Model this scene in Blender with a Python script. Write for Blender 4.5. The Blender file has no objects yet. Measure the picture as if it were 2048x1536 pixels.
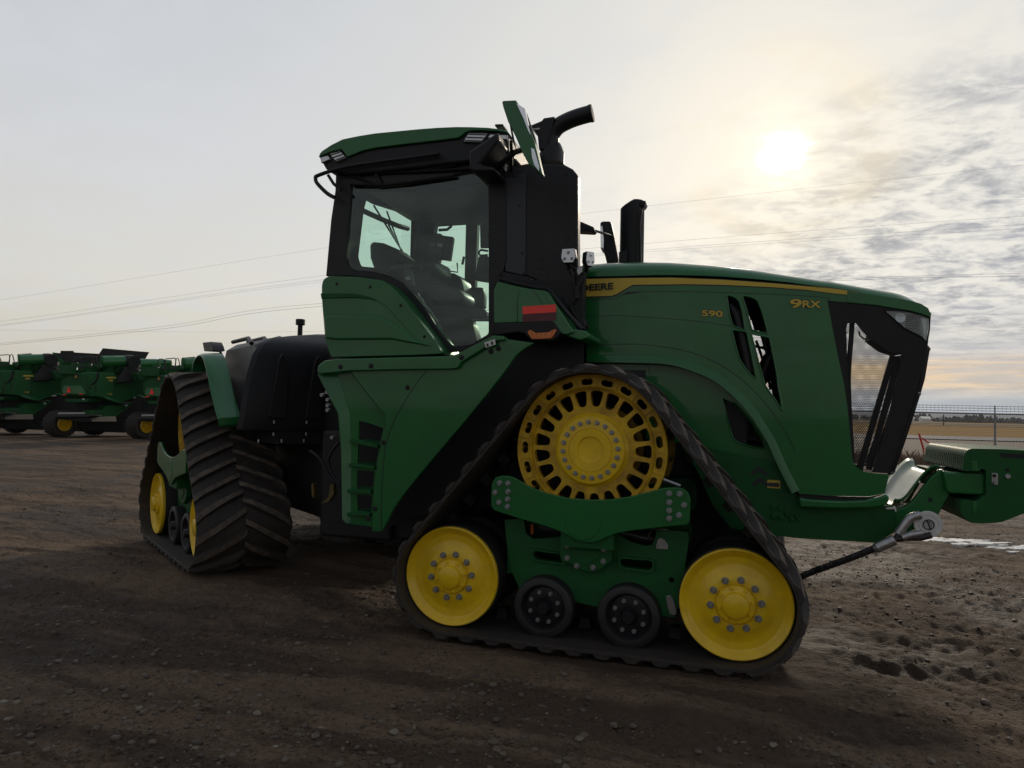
import bpy, bmesh, math, random
import numpy as np
from mathutils import Vector, Matrix
from mathutils.geometry import tessellate_polygon
random.seed(7); rng = np.random.default_rng(11)
S = bpy.context.scene
# ------------------------------------------------------------------ camera
FPX, YAW, PITCH, ROLL = 1420.0, .305, .037, .0235
CAM = Vector((1.932, -4.796, 1.631))
_F = Vector((-math.sin(YAW)*math.cos(PITCH), math.cos(YAW)*math.cos(PITCH), math.sin(PITCH)))
_R = Vector((math.cos(YAW), math.sin(YAW), 0)); _U = _R.cross(_F)
_R, _U = math.cos(ROLL)*_R+math.sin(ROLL)*_U, -math.sin(ROLL)*_R+math.cos(ROLL)*_U
cd = bpy.data.cameras.new('camera'); cam = bpy.data.objects.new('camera', cd); S.collection.objects.link(cam)
cd.sensor_width = 36; cd.lens = FPX/2048*36; cd.clip_start = .05; cd.clip_end = 20000
M = Matrix((( _R.x, _U.x, -_F.x, CAM.x), (_R.y, _U.y, -_F.y, CAM.y), (_R.z, _U.z, -_F.z, CAM.z), (0, 0, 0, 1)))
cam.matrix_world = M; S.camera = cam
# ------------------------------------------------------------------ light
SUN = Vector((.0545, .9417, .3321)).normalized()
S.view_settings.view_transform = 'Standard'; S.view_settings.look = 'None'
S.view_settings.exposure = 0.0; S.view_settings.gamma = 1
sl = bpy.data.lights.new('sun', 'SUN'); sl.energy = 1.7; sl.angle = math.radians(5); sl.color = (1, .86, .68)
so = bpy.data.objects.new('sun', sl); S.collection.objects.link(so)
so.rotation_euler = SUN.to_track_quat('Z', 'Y').to_euler()
so.location = (0, 30, 20)
S.cycles.use_denoising = True
S.cycles.max_bounces = 8; S.cycles.transparent_max_bounces = 24
W = bpy.data.worlds.new('World'); S.world = W; W.use_nodes = True
nt = W.node_tree; N = nt.nodes; L = nt.links; N.clear()
def nd(t, **k):
    n = N.new(t)
    for a, b in k.items(): setattr(n, a, b)
    return n
def val(x):
    return x
def mth(op, a, b=None, c=None, clamp=False):
    n = N.new('ShaderNodeMath'); n.operation = op; n.use_clamp = clamp
    for i, x in enumerate((a, b, c)):
        if x is None: continue
        if isinstance(x, (int, float)): n.inputs[i].default_value = x
        else: L.new(x, n.inputs[i])
    return n.outputs[0]
def vmth(op, a, b=None):
    n = N.new('ShaderNodeVectorMath'); n.operation = op
    for i, x in enumerate((a, b)):
        if x is None: continue
        if isinstance(x, (tuple, list, Vector)): n.inputs[i].default_value = tuple(x)
        else: L.new(x, n.inputs[i])
    return n.outputs['Value'] if op == 'DOT_PRODUCT' else n.outputs[0]
def mix(f, a, b, mode='MIX'):
    n = N.new('ShaderNodeMix'); n.data_type = 'RGBA'; n.blend_type = mode
    for i, x in ((0, f), (6, a), (7, b)):
        if isinstance(x, (int, float)): n.inputs[i].default_value = x
        elif isinstance(x, tuple): n.inputs[i].default_value = (*x, 1)
        else: L.new(x, n.inputs[i])
    return n.outputs[2]
def ramp(f, stops):
    n = N.new('ShaderNodeValToRGB'); L.new(f, n.inputs[0]); e = n.color_ramp.elements
    while len(e) < len(stops): e.new(.5)
    for i, (p, c) in enumerate(stops):
        e[i].position = p; e[i].color = (*c, 1) if isinstance(c, tuple) else (c, c, c, 1)
    return n.outputs[0]
def noise(vec, scale, detail=5, rough=.55, dist=0):
    n = N.new('ShaderNodeTexNoise'); L.new(vec, n.inputs['Vector']); n.inputs['Scale'].default_value = scale
    n.inputs['Detail'].default_value = detail; n.inputs['Roughness'].default_value = rough; n.inputs['Distortion'].default_value = dist
    return n.outputs['Fac']
def smooth(x, a, b):
    n = N.new('ShaderNodeMapRange'); n.interpolation_type = 'SMOOTHSTEP'; L.new(x, n.inputs[0])
    n.inputs[1].default_value = a; n.inputs[2].default_value = b
    return n.outputs[0]
tc = nd('ShaderNodeTexCoord'); D = vmth('NORMALIZE', tc.outputs['Generated'])
sep = nd('ShaderNodeSeparateXYZ'); L.new(D, sep.inputs[0]); dz = sep.outputs['Z']
sky = nd('ShaderNodeTexSky'); sky.sky_type = 'NISHITA'; sky.sun_disc = False
sky.sun_elevation = math.asin(SUN.z); sky.sun_rotation = math.atan2(SUN.x, SUN.y)
sky.air_density = 1.0; sky.dust_density = 2.5
nish = mix(1.0, sky.outputs[0], (.05, .05, .05), 'MULTIPLY')
# thin high overcast: brightness by elevation, warm towards the sun
el = mth('MAXIMUM', dz, 0.0)
cs = vmth('DOT_PRODUCT', D, tuple(SUN)); ang = mth('ARCCOSINE', mth('MINIMUM', cs, .999999))
veil = ramp(el, [(0.0, (.56, .51, .43)), (.05, (.68, .63, .53)), (.15, (.71, .69, .63)), (.32, (.64, .65, .665)), (.55, (.54, .57, .61)), (1, (.34, .39, .47))])
veil = mix(mth('MULTIPLY', smooth(ang, .85, .10), .66), veil, (.79, .765, .69))
back = smooth(cs, -.2, .80)
veil = mix(1.0, veil, ramp(back, [(0, (.43, .43, .45)), (.35, (.60, .61, .64)), (.62, (.88, .89, .91)), (1, (1, 1, 1))]), 'MULTIPLY')
base = mix(.90, nish, veil)
# cloud deck projected on a plane
inv = mth('DIVIDE', 1.0, mth('ADD', mth('MAXIMUM', dz, 0.0), .16))
cmb = nd('ShaderNodeCombineXYZ')
L.new(mth('MULTIPLY', sep.outputs['X'], inv), cmb.inputs[0]); L.new(mth('MULTIPLY', sep.outputs['Y'], inv), cmb.inputs[1])
P2 = cmb.outputs[0]
mp = nd('ShaderNodeMapping'); L.new(P2, mp.inputs[0]); mp.inputs['Rotation'].default_value = (0, 0, math.radians(-16)); mp.inputs['Scale'].default_value = (1.0, 1.25, 1)
PC = mp.outputs[0]
n1 = noise(PC, 7.0, 7, .60, .6); n2 = noise(PC, 1.6, 3, .5); n3 = noise(PC, 26, 4, .6, .3); n4 = noise(PC, 3.2, 5, .6, .4)
# faint wisps over the whole veil
base = mix(mth('MULTIPLY', smooth(mth('ADD', n4, mth('MULTIPLY', n2, .6)), .70, 1.0), .30), base, (.62, .64, .67))
# the deck lies right of and below the sun
_ry = lambda x, y: (_F+_R*((x-1024)/FPX)-_U*((y-768)/FPX)).normalized()
NB = _ry(1200, 560).cross(_ry(1760, 200)).normalized(); NB = NB if NB.dot(_ry(2000, 650)) > 0 else -NB
az = vmth('DOT_PRODUCT', D, tuple(NB))
dk = mth('ADD', az, mth('MULTIPLY', mth('SUBTRACT', n2, .5), .22))
deck = smooth(dk, -.05, .15)
puff = smooth(mth('ADD', mth('ADD', mth('MULTIPLY', n1, .8), mth('MULTIPLY', n3, .25)), mth('MULTIPLY', n4, .35)), .585, .86)
shade = mix(smooth(n4, .40, .62), (.39, .40, .44), (.27, .285, .33))
lit = mix(smooth(ang, .60, .08), (.64, .63, .605), (.84, .81, .74))
deckc = mix(puff, lit, shade)
base = mix(mth('MULTIPLY', deck, .88), base, deckc)
# low grey banks over warm gaps near the horizon
mb = nd('ShaderNodeMapping'); L.new(D, mb.inputs[0]); mb.inputs['Scale'].default_value = (2.0, 2.0, 38)
bn = noise(mb.outputs[0], 1.3, 6, .6, .3)
low = mth('MULTIPLY', smooth(dz, .15, .06), smooth(az, -.10, .30))
gap = smooth(bn, .42, .58)
warmz = smooth(mth('ABSOLUTE', mth('SUBTRACT', dz, .056)), .030, .006)
lowc = mix(gap, mix(warmz, (.66, .63, .58), (.96, .66, .34)), mix(mth('MULTIPLY', warmz, .45), (.37, .39, .44), (.85, .64, .40)))
base = mix(mth('MULTIPLY', low, .80), base, lowc)
grey = mth('MULTIPLY', smooth(dz, .034, .014), smooth(az, -.05, .3))
base = mix(mth('MULTIPLY', grey, .70), base, mix(smooth(bn, .5, .6), (.40, .46, .54), (.55, .54, .52)))
# the sun behind the veil
wob = mth('ADD', ang, mth('MULTIPLY', mth('SUBTRACT', n1, .5), .05))
core = mth('POWER', smooth(wob, .046, .0), 2.2); glow = mth('POWER', smooth(wob, .11, .0), 1.6); halo = mth('POWER', smooth(wob, .34, .0), 1.5)
ring = mth('MULTIPLY', smooth(mth('ABSOLUTE', mth('SUBTRACT', ang, .105)), .05, .0), smooth(n4, .40, .60))
base = mix(mth('MULTIPLY', halo, .22), base, (.93, .82, .58))
base = mix(mth('MULTIPLY', ring, .30), base, (.98, .82, .54))
base = mix(1.0, base, mix(glow, (0, 0, 0), (.22, .18, .10)), 'ADD')
base = mix(1.0, base, mix(core, (0, 0, 0), (1.5, 1.45, 1.3)), 'ADD')
gnd = mix(smooth(dz, -.02, .0), (.10, .09, .08), base)
bg = nd('ShaderNodeBackground'); L.new(gnd, bg.inputs[0]); bg.inputs[1].default_value = 1.12
wo = nd('ShaderNodeOutputWorld'); L.new(bg.outputs[0], wo.inputs[0])
# ------------------------------------------------------------------ pixel -> place helpers (photo 2048x1536)
REG = dict(p=(0, 0, 1), r1=(600, 180, 3.2), r2=(600, 520, 2.648), r3=(240, 640, 2.844), r5=(760, 700, 2.56), r6=(1150, 700, 2.259),
           r7=(1140, 380, 2.954), r8=(1560, 560, 2.477), c1=(980, 480, 6.982), c2=(680, 380, 4.8), w=(1600, 860, 4.571), k3=(0, 680, 7.68), k4=(180, 680, 7.68))
def px(tag, pts):
    a, b, s = REG[tag]; return [(a+u/s, b+v/s) for u, v in pts]
def ray(x, y): return _F+_R*((x-1024)/FPX)-_U*((y-768)/FPX)
def hit(x, y, n, c):
    d = ray(x, y); k = (c-n.dot(CAM))/n.dot(d); return CAM+d*k
def onY(x, y, Y): return hit(x, y, Vector((0, 1, 0)), Y)
def onZ(x, y, z=0.): return hit(x, y, Vector((0, 0, 1)), z)
def XZ(Y, tag, pts):                       # outline on the plane at Y -> [(X, Z)]
    return [(q.x, q.z) for q in (onY(a, b, Y) for a, b in px(tag, pts))]
def V(Y, tag, u, v):
    a, b = px(tag, [(u, v)])[0]; return onY(a, b, Y)
RX, RY, RP = -4.582, 2.031, -.613          # rear unit: origin and heading
RH = Vector((math.cos(RP), math.sin(RP), 0)); RN = Vector((-RH.y, RH.x, 0))
TR = Matrix(((RH.x, RN.x, 0, RX), (RH.y, RN.y, 0, RY), (0, 0, 1, 0), (0, 0, 0, 1)))
def SZ(i, tag, pts):                       # outline on the rear unit's plane at inboard distance i -> [(s, z)]
    o = []
    for a, b in px(tag, pts):
        q = hit(a, b, RN, RN.dot(Vector((RX, RY, 0)))+i); o.append(((q-Vector((RX, RY, 0))).dot(RH), q.z))
    return o
YC = 1.42
# ------------------------------------------------------------------ materials
MATS = {}
def material(name, col, rough=.5, metal=0., coat=0., noise_amt=.0, nscale=6., bump=0., bscale=40., col2=None, spec=.5, rvar=0.):
    m = bpy.data.materials.new(name); m.use_nodes = True; t = m.node_tree; b = t.nodes['Principled BSDF']
    b.inputs['Base Color'].default_value = (*col, 1); b.inputs['Roughness'].default_value = rough; b.inputs['Metallic'].default_value = metal
    b.inputs['Coat Weight'].default_value = coat; b.inputs['Coat Roughness'].default_value = .05; b.inputs['Specular IOR Level'].default_value = spec
    tcn = t.nodes.new('ShaderNodeTexCoord')
    if noise_amt or col2:
        n = t.nodes.new('ShaderNodeTexNoise'); n.inputs['Scale'].default_value = nscale; n.inputs['Detail'].default_value = 8; n.inputs['Roughness'].default_value = .65
        t.links.new(tcn.outputs['Object'], n.inputs['Vector'])
        r = t.nodes.new('ShaderNodeValToRGB'); c2 = col2 or tuple(c*(1-noise_amt) for c in col)
        r.color_ramp.elements[0].position = .38; r.color_ramp.elements[1].position = .66
        r.color_ramp.elements[0].color = (*c2, 1); r.color_ramp.elements[1].color = (*col, 1)
        t.links.new(n.outputs['Fac'], r.inputs[0]); t.links.new(r.outputs[0], b.inputs['Base Color'])
        if rvar:
            q = t.nodes.new('ShaderNodeMapRange'); t.links.new(n.outputs['Fac'], q.inputs[0]); q.inputs[1].default_value = .35; q.inputs[2].default_value = .7
            q.inputs[3].default_value = rough+rvar; q.inputs[4].default_value = rough-rvar*.5; t.links.new(q.outputs[0], b.inputs['Roughness'])
    if bump:
        n = t.nodes.new('ShaderNodeTexNoise'); n.inputs['Scale'].default_value = bscale; n.inputs['Detail'].default_value = 5
        t.links.new(tcn.outputs['Object'], n.inputs['Vector'])
        u = t.nodes.new('ShaderNodeBump'); u.inputs['Strength'].default_value = bump; u.inputs['Distance'].default_value = .01
        t.links.new(n.outputs['Fac'], u.inputs['Height']); t.links.new(u.outputs[0], b.inputs['Normal'])
    MATS[name] = m; return m
material('green', (.0085, .140, .028), .36, coat=.65, spec=.3, col2=(.0085, .118, .027), nscale=3, rvar=.06, bump=.02, bscale=6)
material('green_dull', (.009, .098, .022), .5, spec=.25, col2=(.011, .080, .021), nscale=5, rvar=.1, bump=.12, bscale=60)
material('green_cast', (.009, .110, .024), .45, coat=.15, spec=.3, col2=(.010, .088, .022), nscale=9, bump=.22, bscale=110)
material('yellow', (.90, .60, .006), .34, coat=.25, col2=(.78, .50, .010), nscale=9, rvar=.12, bump=.05, bscale=25)
material('yellow_cast', (.78, .50, .008), .5, col2=(.44, .26, .016), nscale=7, bump=.3, bscale=120)
material('decal_yellow', (.62, .44, .05), .45)
material('decal_black', (.012, .014, .016), .4)
material('black_paint', (.008, .0085, .010), .42, spec=.35, col2=(.015, .015, .017), nscale=5, bump=.05, bscale=80)
material('black_plastic', (.007, .0075, .009), .5, spec=.35, col2=(.013, .013, .015), nscale=4, bump=.10, bscale=180)
material('panel_grey', (.024, .027, .031), .45, bump=.05, bscale=60)
material('dark', (.008, .008, .009), .7)
material('rubber', (.024, .021, .020), .72, col2=(.042, .033, .026), nscale=7, bump=.5, bscale=70)
material('rubber_worn', (.150, .115, .085), .8, col2=(.060, .047, .037), nscale=11, bump=.6, bscale=90)
material('rubber_belt', (.020, .019, .019), .7, col2=(.034, .029, .024), nscale=5, bump=.3, bscale=60)
material('rubber_black', (.012, .012, .013), .55, col2=(.022, .020, .018), nscale=6, bump=.2, bscale=70)
material('bolt_steel', (.42, .43, .44), .42, metal=.75, noise_amt=.4, nscale=60)
material('steel', (.50, .50, .50), .35, metal=.85, noise_amt=.3, nscale=30)
material('steel_white', (.70, .70, .68), .5, metal=.1, noise_amt=.15, nscale=20)
material('red', (1.0, .05, .03), .3)
material('red_dark', (.10, .012, .018), .4)
material('orange', (.62, .16, .02), .25, spec=.6)
material('mirror', (.75, .76, .77), .04, metal=1.)
material('lens', (.80, .82, .83), .15, metal=.25)
material('lens_dark', (.22, .23, .24), .15, metal=.4)
material('shaded_yellow', (.16, .11, .02), .6, noise_amt=.5, nscale=20)  # hitch link yellow, darkened to paint in the shade it sits in
material('seat', (.022, .024, .024), .45, bump=.1, bscale=90)
material('cable', (.05, .045, .045), .45, metal=.6, bump=.3, bscale=50)
material('label_white', (.62, .62, .58), .5)
def glass(name, tint, gloss=.07, rough=.02):
    m = bpy.data.materials.new(name); m.use_nodes = True; t = m.node_tree; t.nodes.clear()
    o = t.nodes.new('ShaderNodeOutputMaterial'); a = t.nodes.new('ShaderNodeBsdfTransparent'); a.inputs[0].default_value = (*tint, 1)
    g = t.nodes.new('ShaderNodeBsdfGlossy'); g.inputs['Roughness'].default_value = rough; g.inputs[0].default_value = (.9, .95, .93, 1)
    fr = t.nodes.new('ShaderNodeLayerWeight'); mr_ = t.nodes.new('ShaderNodeMapRange'); mr_.inputs[1].default_value = .5; mr_.inputs[3].default_value = .04; mr_.inputs[4].default_value = .30
    t.links.new(fr.outputs['Facing'], mr_.inputs[0]); mx = t.nodes.new('ShaderNodeMixShader')
    t.links.new(mr_.outputs[0], mx.inputs[0]); t.links.new(a.outputs[0], mx.inputs[1]); t.links.new(g.outputs[0], mx.inputs[2]); t.links.new(mx.outputs[0], o.inputs[0])
    MATS[name] = m
glass('glass', (.86, .95, .91)); glass('glass_far', (.88, .97, .93)); glass('lamp_glass', (.9, .92, .92))
def perforated(name, col, scale, hole):
    m = bpy.data.materials.new(name); m.use_nodes = True; t = m.node_tree; b = t.nodes['Principled BSDF']
    b.inputs['Base Color'].default_value = (*col, 1); b.inputs['Roughness'].default_value = .5
    tcn = t.nodes.new('ShaderNodeTexCoord'); mpn = t.nodes.new('ShaderNodeSeparateXYZ'); t.links.new(tcn.outputs['Object'], mpn.inputs[0])
    def mm(op, a, b_=None):
        n = t.nodes.new('ShaderNodeMath'); n.operation = op
        for i, x in enumerate((a, b_)):
            if x is None: continue
            if isinstance(x, (int, float)): n.inputs[i].default_value = x
            else: t.links.new(x, n.inputs[i])
        return n.outputs[0]
    u = mm('MULTIPLY', mpn.outputs['X'], scale); v = mm('MULTIPLY', mpn.outputs['Z'], scale*1.1547)
    row = mm('FLOOR', v); off = mm('MULTIPLY', mm('MODULO', mm('ABSOLUTE', row), 2.0), .5)
    fu = mm('SUBTRACT', mm('FRACT', mm('ADD', u, off)), .5); fv = mm('DIVIDE', mm('SUBTRACT', mm('FRACT', v), .5), 1.1547)
    d = mm('SQRT', mm('ADD', mm('MULTIPLY', fu, fu), mm('MULTIPLY', fv, fv)))
    solid = mm('GREATER_THAN', d, hole)
    t.links.new(solid, b.inputs['Alpha']); MATS[name] = m
perforated('perforated', (.02, .02, .022), 66, .42)
# ------------------------------------------------------------------ mesh builder
def attach(o, parent):                      # meshes are modelled in place; a thing's Empty stands at its base
    o.parent = parent
    o.matrix_parent_inverse = (Matrix.LocRotScale(parent.location, parent.rotation_euler, None)).inverted() if parent.type == 'EMPTY' else Matrix.Identity(4)
class MB:
    def __init__(s): s.v = []; s.f = []
    def add(s, vs, fs):
        o = len(s.v); s.v += [tuple(v) for v in vs]; s.f += [tuple(i+o for i in f) for f in fs]; return s
    def box(s, x0, x1, y0, y1, z0, z1):
        return s.add([(x, y, z) for x in (x0, x1) for y in (y0, y1) for z in (z0, z1)],
                     [(0, 1, 3, 2), (4, 6, 7, 5), (0, 4, 5, 1), (2, 3, 7, 6), (0, 2, 6, 4), (1, 5, 7, 3)])
    def prism(s, outer, y0, y1, holes=(), axis='y'):
        loops = [list(outer)]+[list(h) for h in holes]; flat = [p for l in loops for p in l]; n = len(flat)
        tris = tessellate_polygon([[Vector((a, b, 0)) for a, b in l] for l in loops])
        def w(p, y):
            return (p[0], y, p[1]) if axis == 'y' else ((y, p[0], p[1]) if axis == 'x' else (p[0], p[1], y))
        vs = [w(p, y0) for p in flat]+[w(p, y1) for p in flat]; fs = []
        for t in tris: fs.append(tuple(t)); fs.append(tuple(i+n for i in reversed(t)))
        o = 0
        for l in loops:
            k = len(l)
            for i in range(k): j = (i+1) % k; fs.append((o+i, o+j, o+j+n, o+i+n))
            o += k
        return s.add(vs, fs)
    def loft(s, rings, closed=True, caps=True):
        k = len(rings[0]); vs = [p for r in rings for p in r]; fs = []
        for a in range(len(rings)-1):
            for i in range(k if closed else k-1):
                j = (i+1) % k; fs.append((a*k+i, a*k+j, (a+1)*k+j, (a+1)*k+i))
        if caps and closed: fs.append(tuple(range(k-1, -1, -1))); fs.append(tuple((len(rings)-1)*k+i for i in range(k)))
        return s.add(vs, fs)
    def tube(s, path, r, seg=8, caps=True, closed=False):
        P = [Vector(p) for p in path]; n = len(P); rs = r if isinstance(r, (list, tuple)) else [r]*n; rings = []
        up = None
        for i in range(n):
            a = P[(i-1) % n] if (closed or i) else P[0]; b = P[(i+1) % n] if (closed or i < n-1) else P[-1]
            d = (b-a).normalized()
            if up is None: up = Vector((0, 0, 1)) if abs(d.z) < .9 else Vector((1, 0, 0))
            x = d.cross(up).normalized(); up = x.cross(d).normalized()
            rings.append([P[i]+(x*math.cos(t)+up*math.sin(t))*rs[i] for t in (2*math.pi*q/seg for q in range(seg))])
        if closed: rings.append(rings[0])
        return s.loft(rings, True, caps and not closed)
    def lathe(s, prof, c, axis='y', seg=48):
        # prof: [(r, offset along axis)]; c centre
        rings = []
        for r, h in prof:
            ring = []
            for q in range(seg):
                a = 2*math.pi*q/seg; u, v = r*math.cos(a), r*math.sin(a)
                ring.append((c[0]+u, c[1]+h, c[2]+v) if axis == 'y' else ((c[0]+h, c[1]+u, c[2]+v) if axis == 'x' else (c[0]+u, c[1]+v, c[2]+h)))
            rings.append(ring)
        if prof[0][0] > 0 and prof[-1][0] > 0 and len(prof) > 2: return s.loft(rings+[rings[0]], True, False)   # a ring: no caps
        return s.loft(rings, True, True)
    def build(s, name, mat, parent=None, bevel=0., seg=2, smooth_=True, T=None, angle=35, clean=True):
        me = bpy.data.meshes.new(name); v = s.v
        if T is not None: v = [tuple(T @ Vector(p)) for p in v]
        me.from_pydata(v, [], s.f); bm = bmesh.new(); bm.from_mesh(me)
        if clean:
            bmesh.ops.remove_doubles(bm, verts=bm.verts, dist=1e-5)
            bmesh.ops.dissolve_limit(bm, angle_limit=.01, verts=bm.verts, edges=bm.edges)
        bmesh.ops.recalc_face_normals(bm, faces=bm.faces); bm.to_mesh(me); bm.free()
        me.materials.append(MATS[mat] if isinstance(mat, str) else mat)
        o = bpy.data.objects.new(name, me); S.collection.objects.link(o)
        if parent: attach(o, parent)
        if smooth_:
            for p in me.polygons: p.use_smooth = True
            me.set_sharp_from_angle(angle=math.radians(angle))
        if bevel:
            b = o.modifiers.new('bevel', 'BEVEL'); b.width = bevel; b.segments = seg; b.limit_method = 'ANGLE'; b.angle_limit = math.radians(30); b.harden_normals = False
        return o
def tag(o, label=None, cat=None, group=None, kind=None):
    for k, v in (('label', label), ('category', cat), ('group', group), ('kind', kind)):
        if v: o[k] = v
    return o
def empty(name, loc, label, cat, group=None):
    o = bpy.data.objects.new(name, None); S.collection.objects.link(o); o.location = loc; return tag(o, label, cat, group)
def curve(pts, n=6, closed=False):         # Catmull-Rom through 2-D or 3-D points
    P = [Vector(p) for p in pts]; k = len(P); out = []
    for i in range(k if closed else k-1):
        a, b, c, d = (P[(i-1) % k], P[i], P[(i+1) % k], P[(i+2) % k]) if closed else (P[max(i-1, 0)], P[i], P[i+1], P[min(i+2, k-1)])
        for q in range(n):
            t = q/n; out.append(tuple(.5*((2*b)+(c-a)*t+(2*a-5*b+4*c-d)*t*t+(3*b-a-3*c+d)*t**3)))
    if not closed: out.append(tuple(P[-1]))
    return out
def circ(cx, cz, r, n=32, a0=0.): return [(cx+r*math.cos(a0+2*math.pi*i/n), cz+r*math.sin(a0+2*math.pi*i/n)) for i in range(n)]
def text_obj(name, body, mat, parent, origin, xdir, updir, height, widthscale=1.25, depth=.003, bold=.0, width=None):
    c = bpy.data.curves.new(name, 'FONT'); c.body = body; c.size = 1; c.extrude = .001; c.offset = bold
    t = bpy.data.objects.new('tmp_text', c); S.collection.objects.link(t)
    dg = bpy.context.evaluated_depsgraph_get(); me = bpy.data.meshes.new_from_object(t.evaluated_get(dg))
    bpy.data.objects.remove(t); bpy.data.curves.remove(c)
    xs = [v.co.x for v in me.vertices]; ys = [v.co.y for v in me.vertices]; x0, x1, y0, y1 = min(xs), max(xs), min(ys), max(ys)
    X = Vector(xdir).normalized(); Uv = Vector(updir).normalized(); Nn = X.cross(Uv).normalized(); k = height/(y1-y0)
    sx = width/(x1-x0) if width else k*widthscale
    for v in me.vertices:
        z = depth if v.co.z > 0 else 0
        v.co = Vector(origin)+X*((v.co.x-x0)*sx)+Uv*((v.co.y-y0)*k)+Nn*z
    me.materials.clear(); me.materials.append(MATS[mat]); o = bpy.data.objects.new(name, me); S.collection.objects.link(o); attach(o, parent); me.name = name
    return o
# ================================================================== the tractor
tr = empty('tracked_tractor', (0, YC, 0), 'large green articulated farm tractor on four black rubber tracks with yellow wheels', 'tractor')
I4 = Matrix.Identity(4)
MIR = Matrix(((1, 0, 0, 0), (0, -1, 0, 2*YC), (0, 0, 1, 0), (0, 0, 0, 1)))
BW = .88                                    # belt width
ZI, RI = .431, .362               # idlers
    # idlers
DX, DZ_, RD = .993, 1.373, .520
LX = 1.95
def hull(r1, r2, r3, n=400):
    pts = []
    for cx, cz, r in ((0, ZI, r1), (LX, ZI, r2), (DX, DZ_, r3)): pts += circ(cx, cz, r, 720)
    pts = sorted(set(pts)); H = []
    for seqq in (pts, pts[::-1]):
        h = []
        for p in seqq:
            while len(h) > 1 and (h[-1][0]-h[-2][0])*(p[1]-h[-2][1])-(h[-1][1]-h[-2][1])*(p[0]-h[-2][0]) <= 0: h.pop()
            h.append(p)
        H += h[:-1]
    P = np.array(H+[H[0]]); d = np.r_[0, np.cumsum(np.hypot(*np.diff(P, axis=0).T))]
    t = np.linspace(0, d[-1], n, endpoint=False); return np.c_[np.interp(t, d, P[:, 0]), np.interp(t, d, P[:, 1])], d[-1]
PIN, _l = hull(RI, RI, RD, 360)             # inner path of the belt
def normals(P):
    t = np.roll(P, -1, 0)-np.roll(P, 1, 0); t /= np.linalg.norm(t, axis=1)[:, None]; return np.c_[t[:, 1], -t[:, 0]], t
NIN, TIN = normals(PIN); PER = _l
def at_path(s, off):
    q = (s/PER) % 1*len(PIN); i = int(q) % len(PIN); j = (i+1) % len(PIN); f = q-int(q)
    p = PIN[i]*(1-f)+PIN[j]*f; n = NIN[i]*(1-f)+NIN[j]*f; return p+n*off
BT, LUG = .028, .046
TOPF = []
def belt_mesh():
    m = MB(); y0 = -.13; K = len(PIN); rings = []; TOPF.clear()
    prof = [(y0, .004), (y0+.006, 0), (y0+BW-.006, 0), (y0+BW, .004), (y0+BW, BT-.006), (y0+BW-.012, BT), (y0+.012, BT), (y0, BT-.006)]
    for i in range(K): rings.append([(PIN[i][0]+NIN[i][0]*o, y, PIN[i][1]+NIN[i][1]*o) for y, o in prof])
    rings.append(rings[0]); m.loft(rings, True, False)
    n = 38; pitch = PER/n; half = BW/2; adv = .23; r = random.Random(3)
    for side in (0, 1):
        for k in range(n):
            s0 = (k+(.5 if side else 0))*pitch; segs = 7; R_ = []
            wear = r.uniform(.9, 1.05)
            for q in range(segs+1):
                t = q/segs                                    # 0 at the belt edge, 1 just past the centre
                y = y0-.006+t*(half+.015) if not side else y0+BW+.006-t*(half+.015)
                sc = s0+t*adv+(0 if t > .16 else -(.16-t)*.10)
                wb = .036+.010*(1-t)+(.012 if t < .1 else 0); wt = .023+.004*(1-t)
                h = BT+LUG*wear*(1 if t < .93 else .55)*(.45 if q == 0 else (.85 if q == 1 else 1))
                a = at_path(sc-wb, BT-.004); b = at_path(sc-wt, h); c = at_path(sc+wt, h); d = at_path(sc+wb, BT-.004)
                R_.append([(a[0], y, a[1]), (b[0], y, b[1]), (c[0], y, c[1]), (d[0], y, d[1])])
            o_ = len(m.f); m.loft(R_, True, True); TOPF.extend(o_+q*4+1 for q in range(segs))
    return m
def guide_mesh():
    m = MB(); n = 34
    for k in range(n):
        s0 = k*PER/n; R_ = []
        for w, h in ((.045, .004), (.03, -.075)):
            a = at_path(s0-w, h); b = at_path(s0+w, h)
            R_.append([(a[0], BW/2-.06-.05, a[1]), (b[0], BW/2-.06-.05, b[1]), (b[0], BW/2-.06+.05, b[1]), (a[0], BW/2-.06+.05, a[1])])
        m.loft(R_)
    return m
_bolt = {}
def bolt_mesh(r, h, mat='bolt_steel'):
    if (r, h, mat) in _bolt: return _bolt[(r, h, mat)]
    m = MB(); m.lathe([(0, 0), (r*1.25, 0), (r*1.25, -h*.22), (0, -h*.22)], (0, 0, 0), seg=16)
    rings = [[(rr*math.cos(math.pi/3*i+.3), y, rr*math.sin(math.pi/3*i+.3)) for i in range(6)] for rr, y in ((r, -h*.2), (r, -h*.85), (r*.85, -h))]
    m.loft(rings); me = bpy.data.meshes.new('bolt'); me.from_pydata(m.v, [], m.f); me.materials.append(MATS[mat]); _bolt[(r, h, mat)] = me; return me
def bolts(parent, pts, r, h, T=I4, y=0., sub=True, mb=None, mat='bolt_steel'):
    me = bolt_mesh(r, h, mat)
    for (x, z) in pts:
        if sub:
            o = bpy.data.objects.new('bolt', me); S.collection.objects.link(o); o.parent = parent
            o.matrix_parent_inverse = (Matrix.Translation(parent.location).inverted()) if parent.type == 'EMPTY' else I4
            o.matrix_basis = T @ Matrix.Translation((x, y, z)) @ Matrix.Rotation(random.uniform(-.5, .5), 4, 'Y')
        else: mb.add([(v.co.x+x, v.co.y+y, v.co.z+z) for v in me.vertices], [tuple(p.vertices) for p in me.polygons])
def ring_pts(cx, cz, r, n, a0=0.): return circ(cx, cz, r, n, a0)
BELT = belt_mesh(); GUIDE = guide_mesh()
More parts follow.
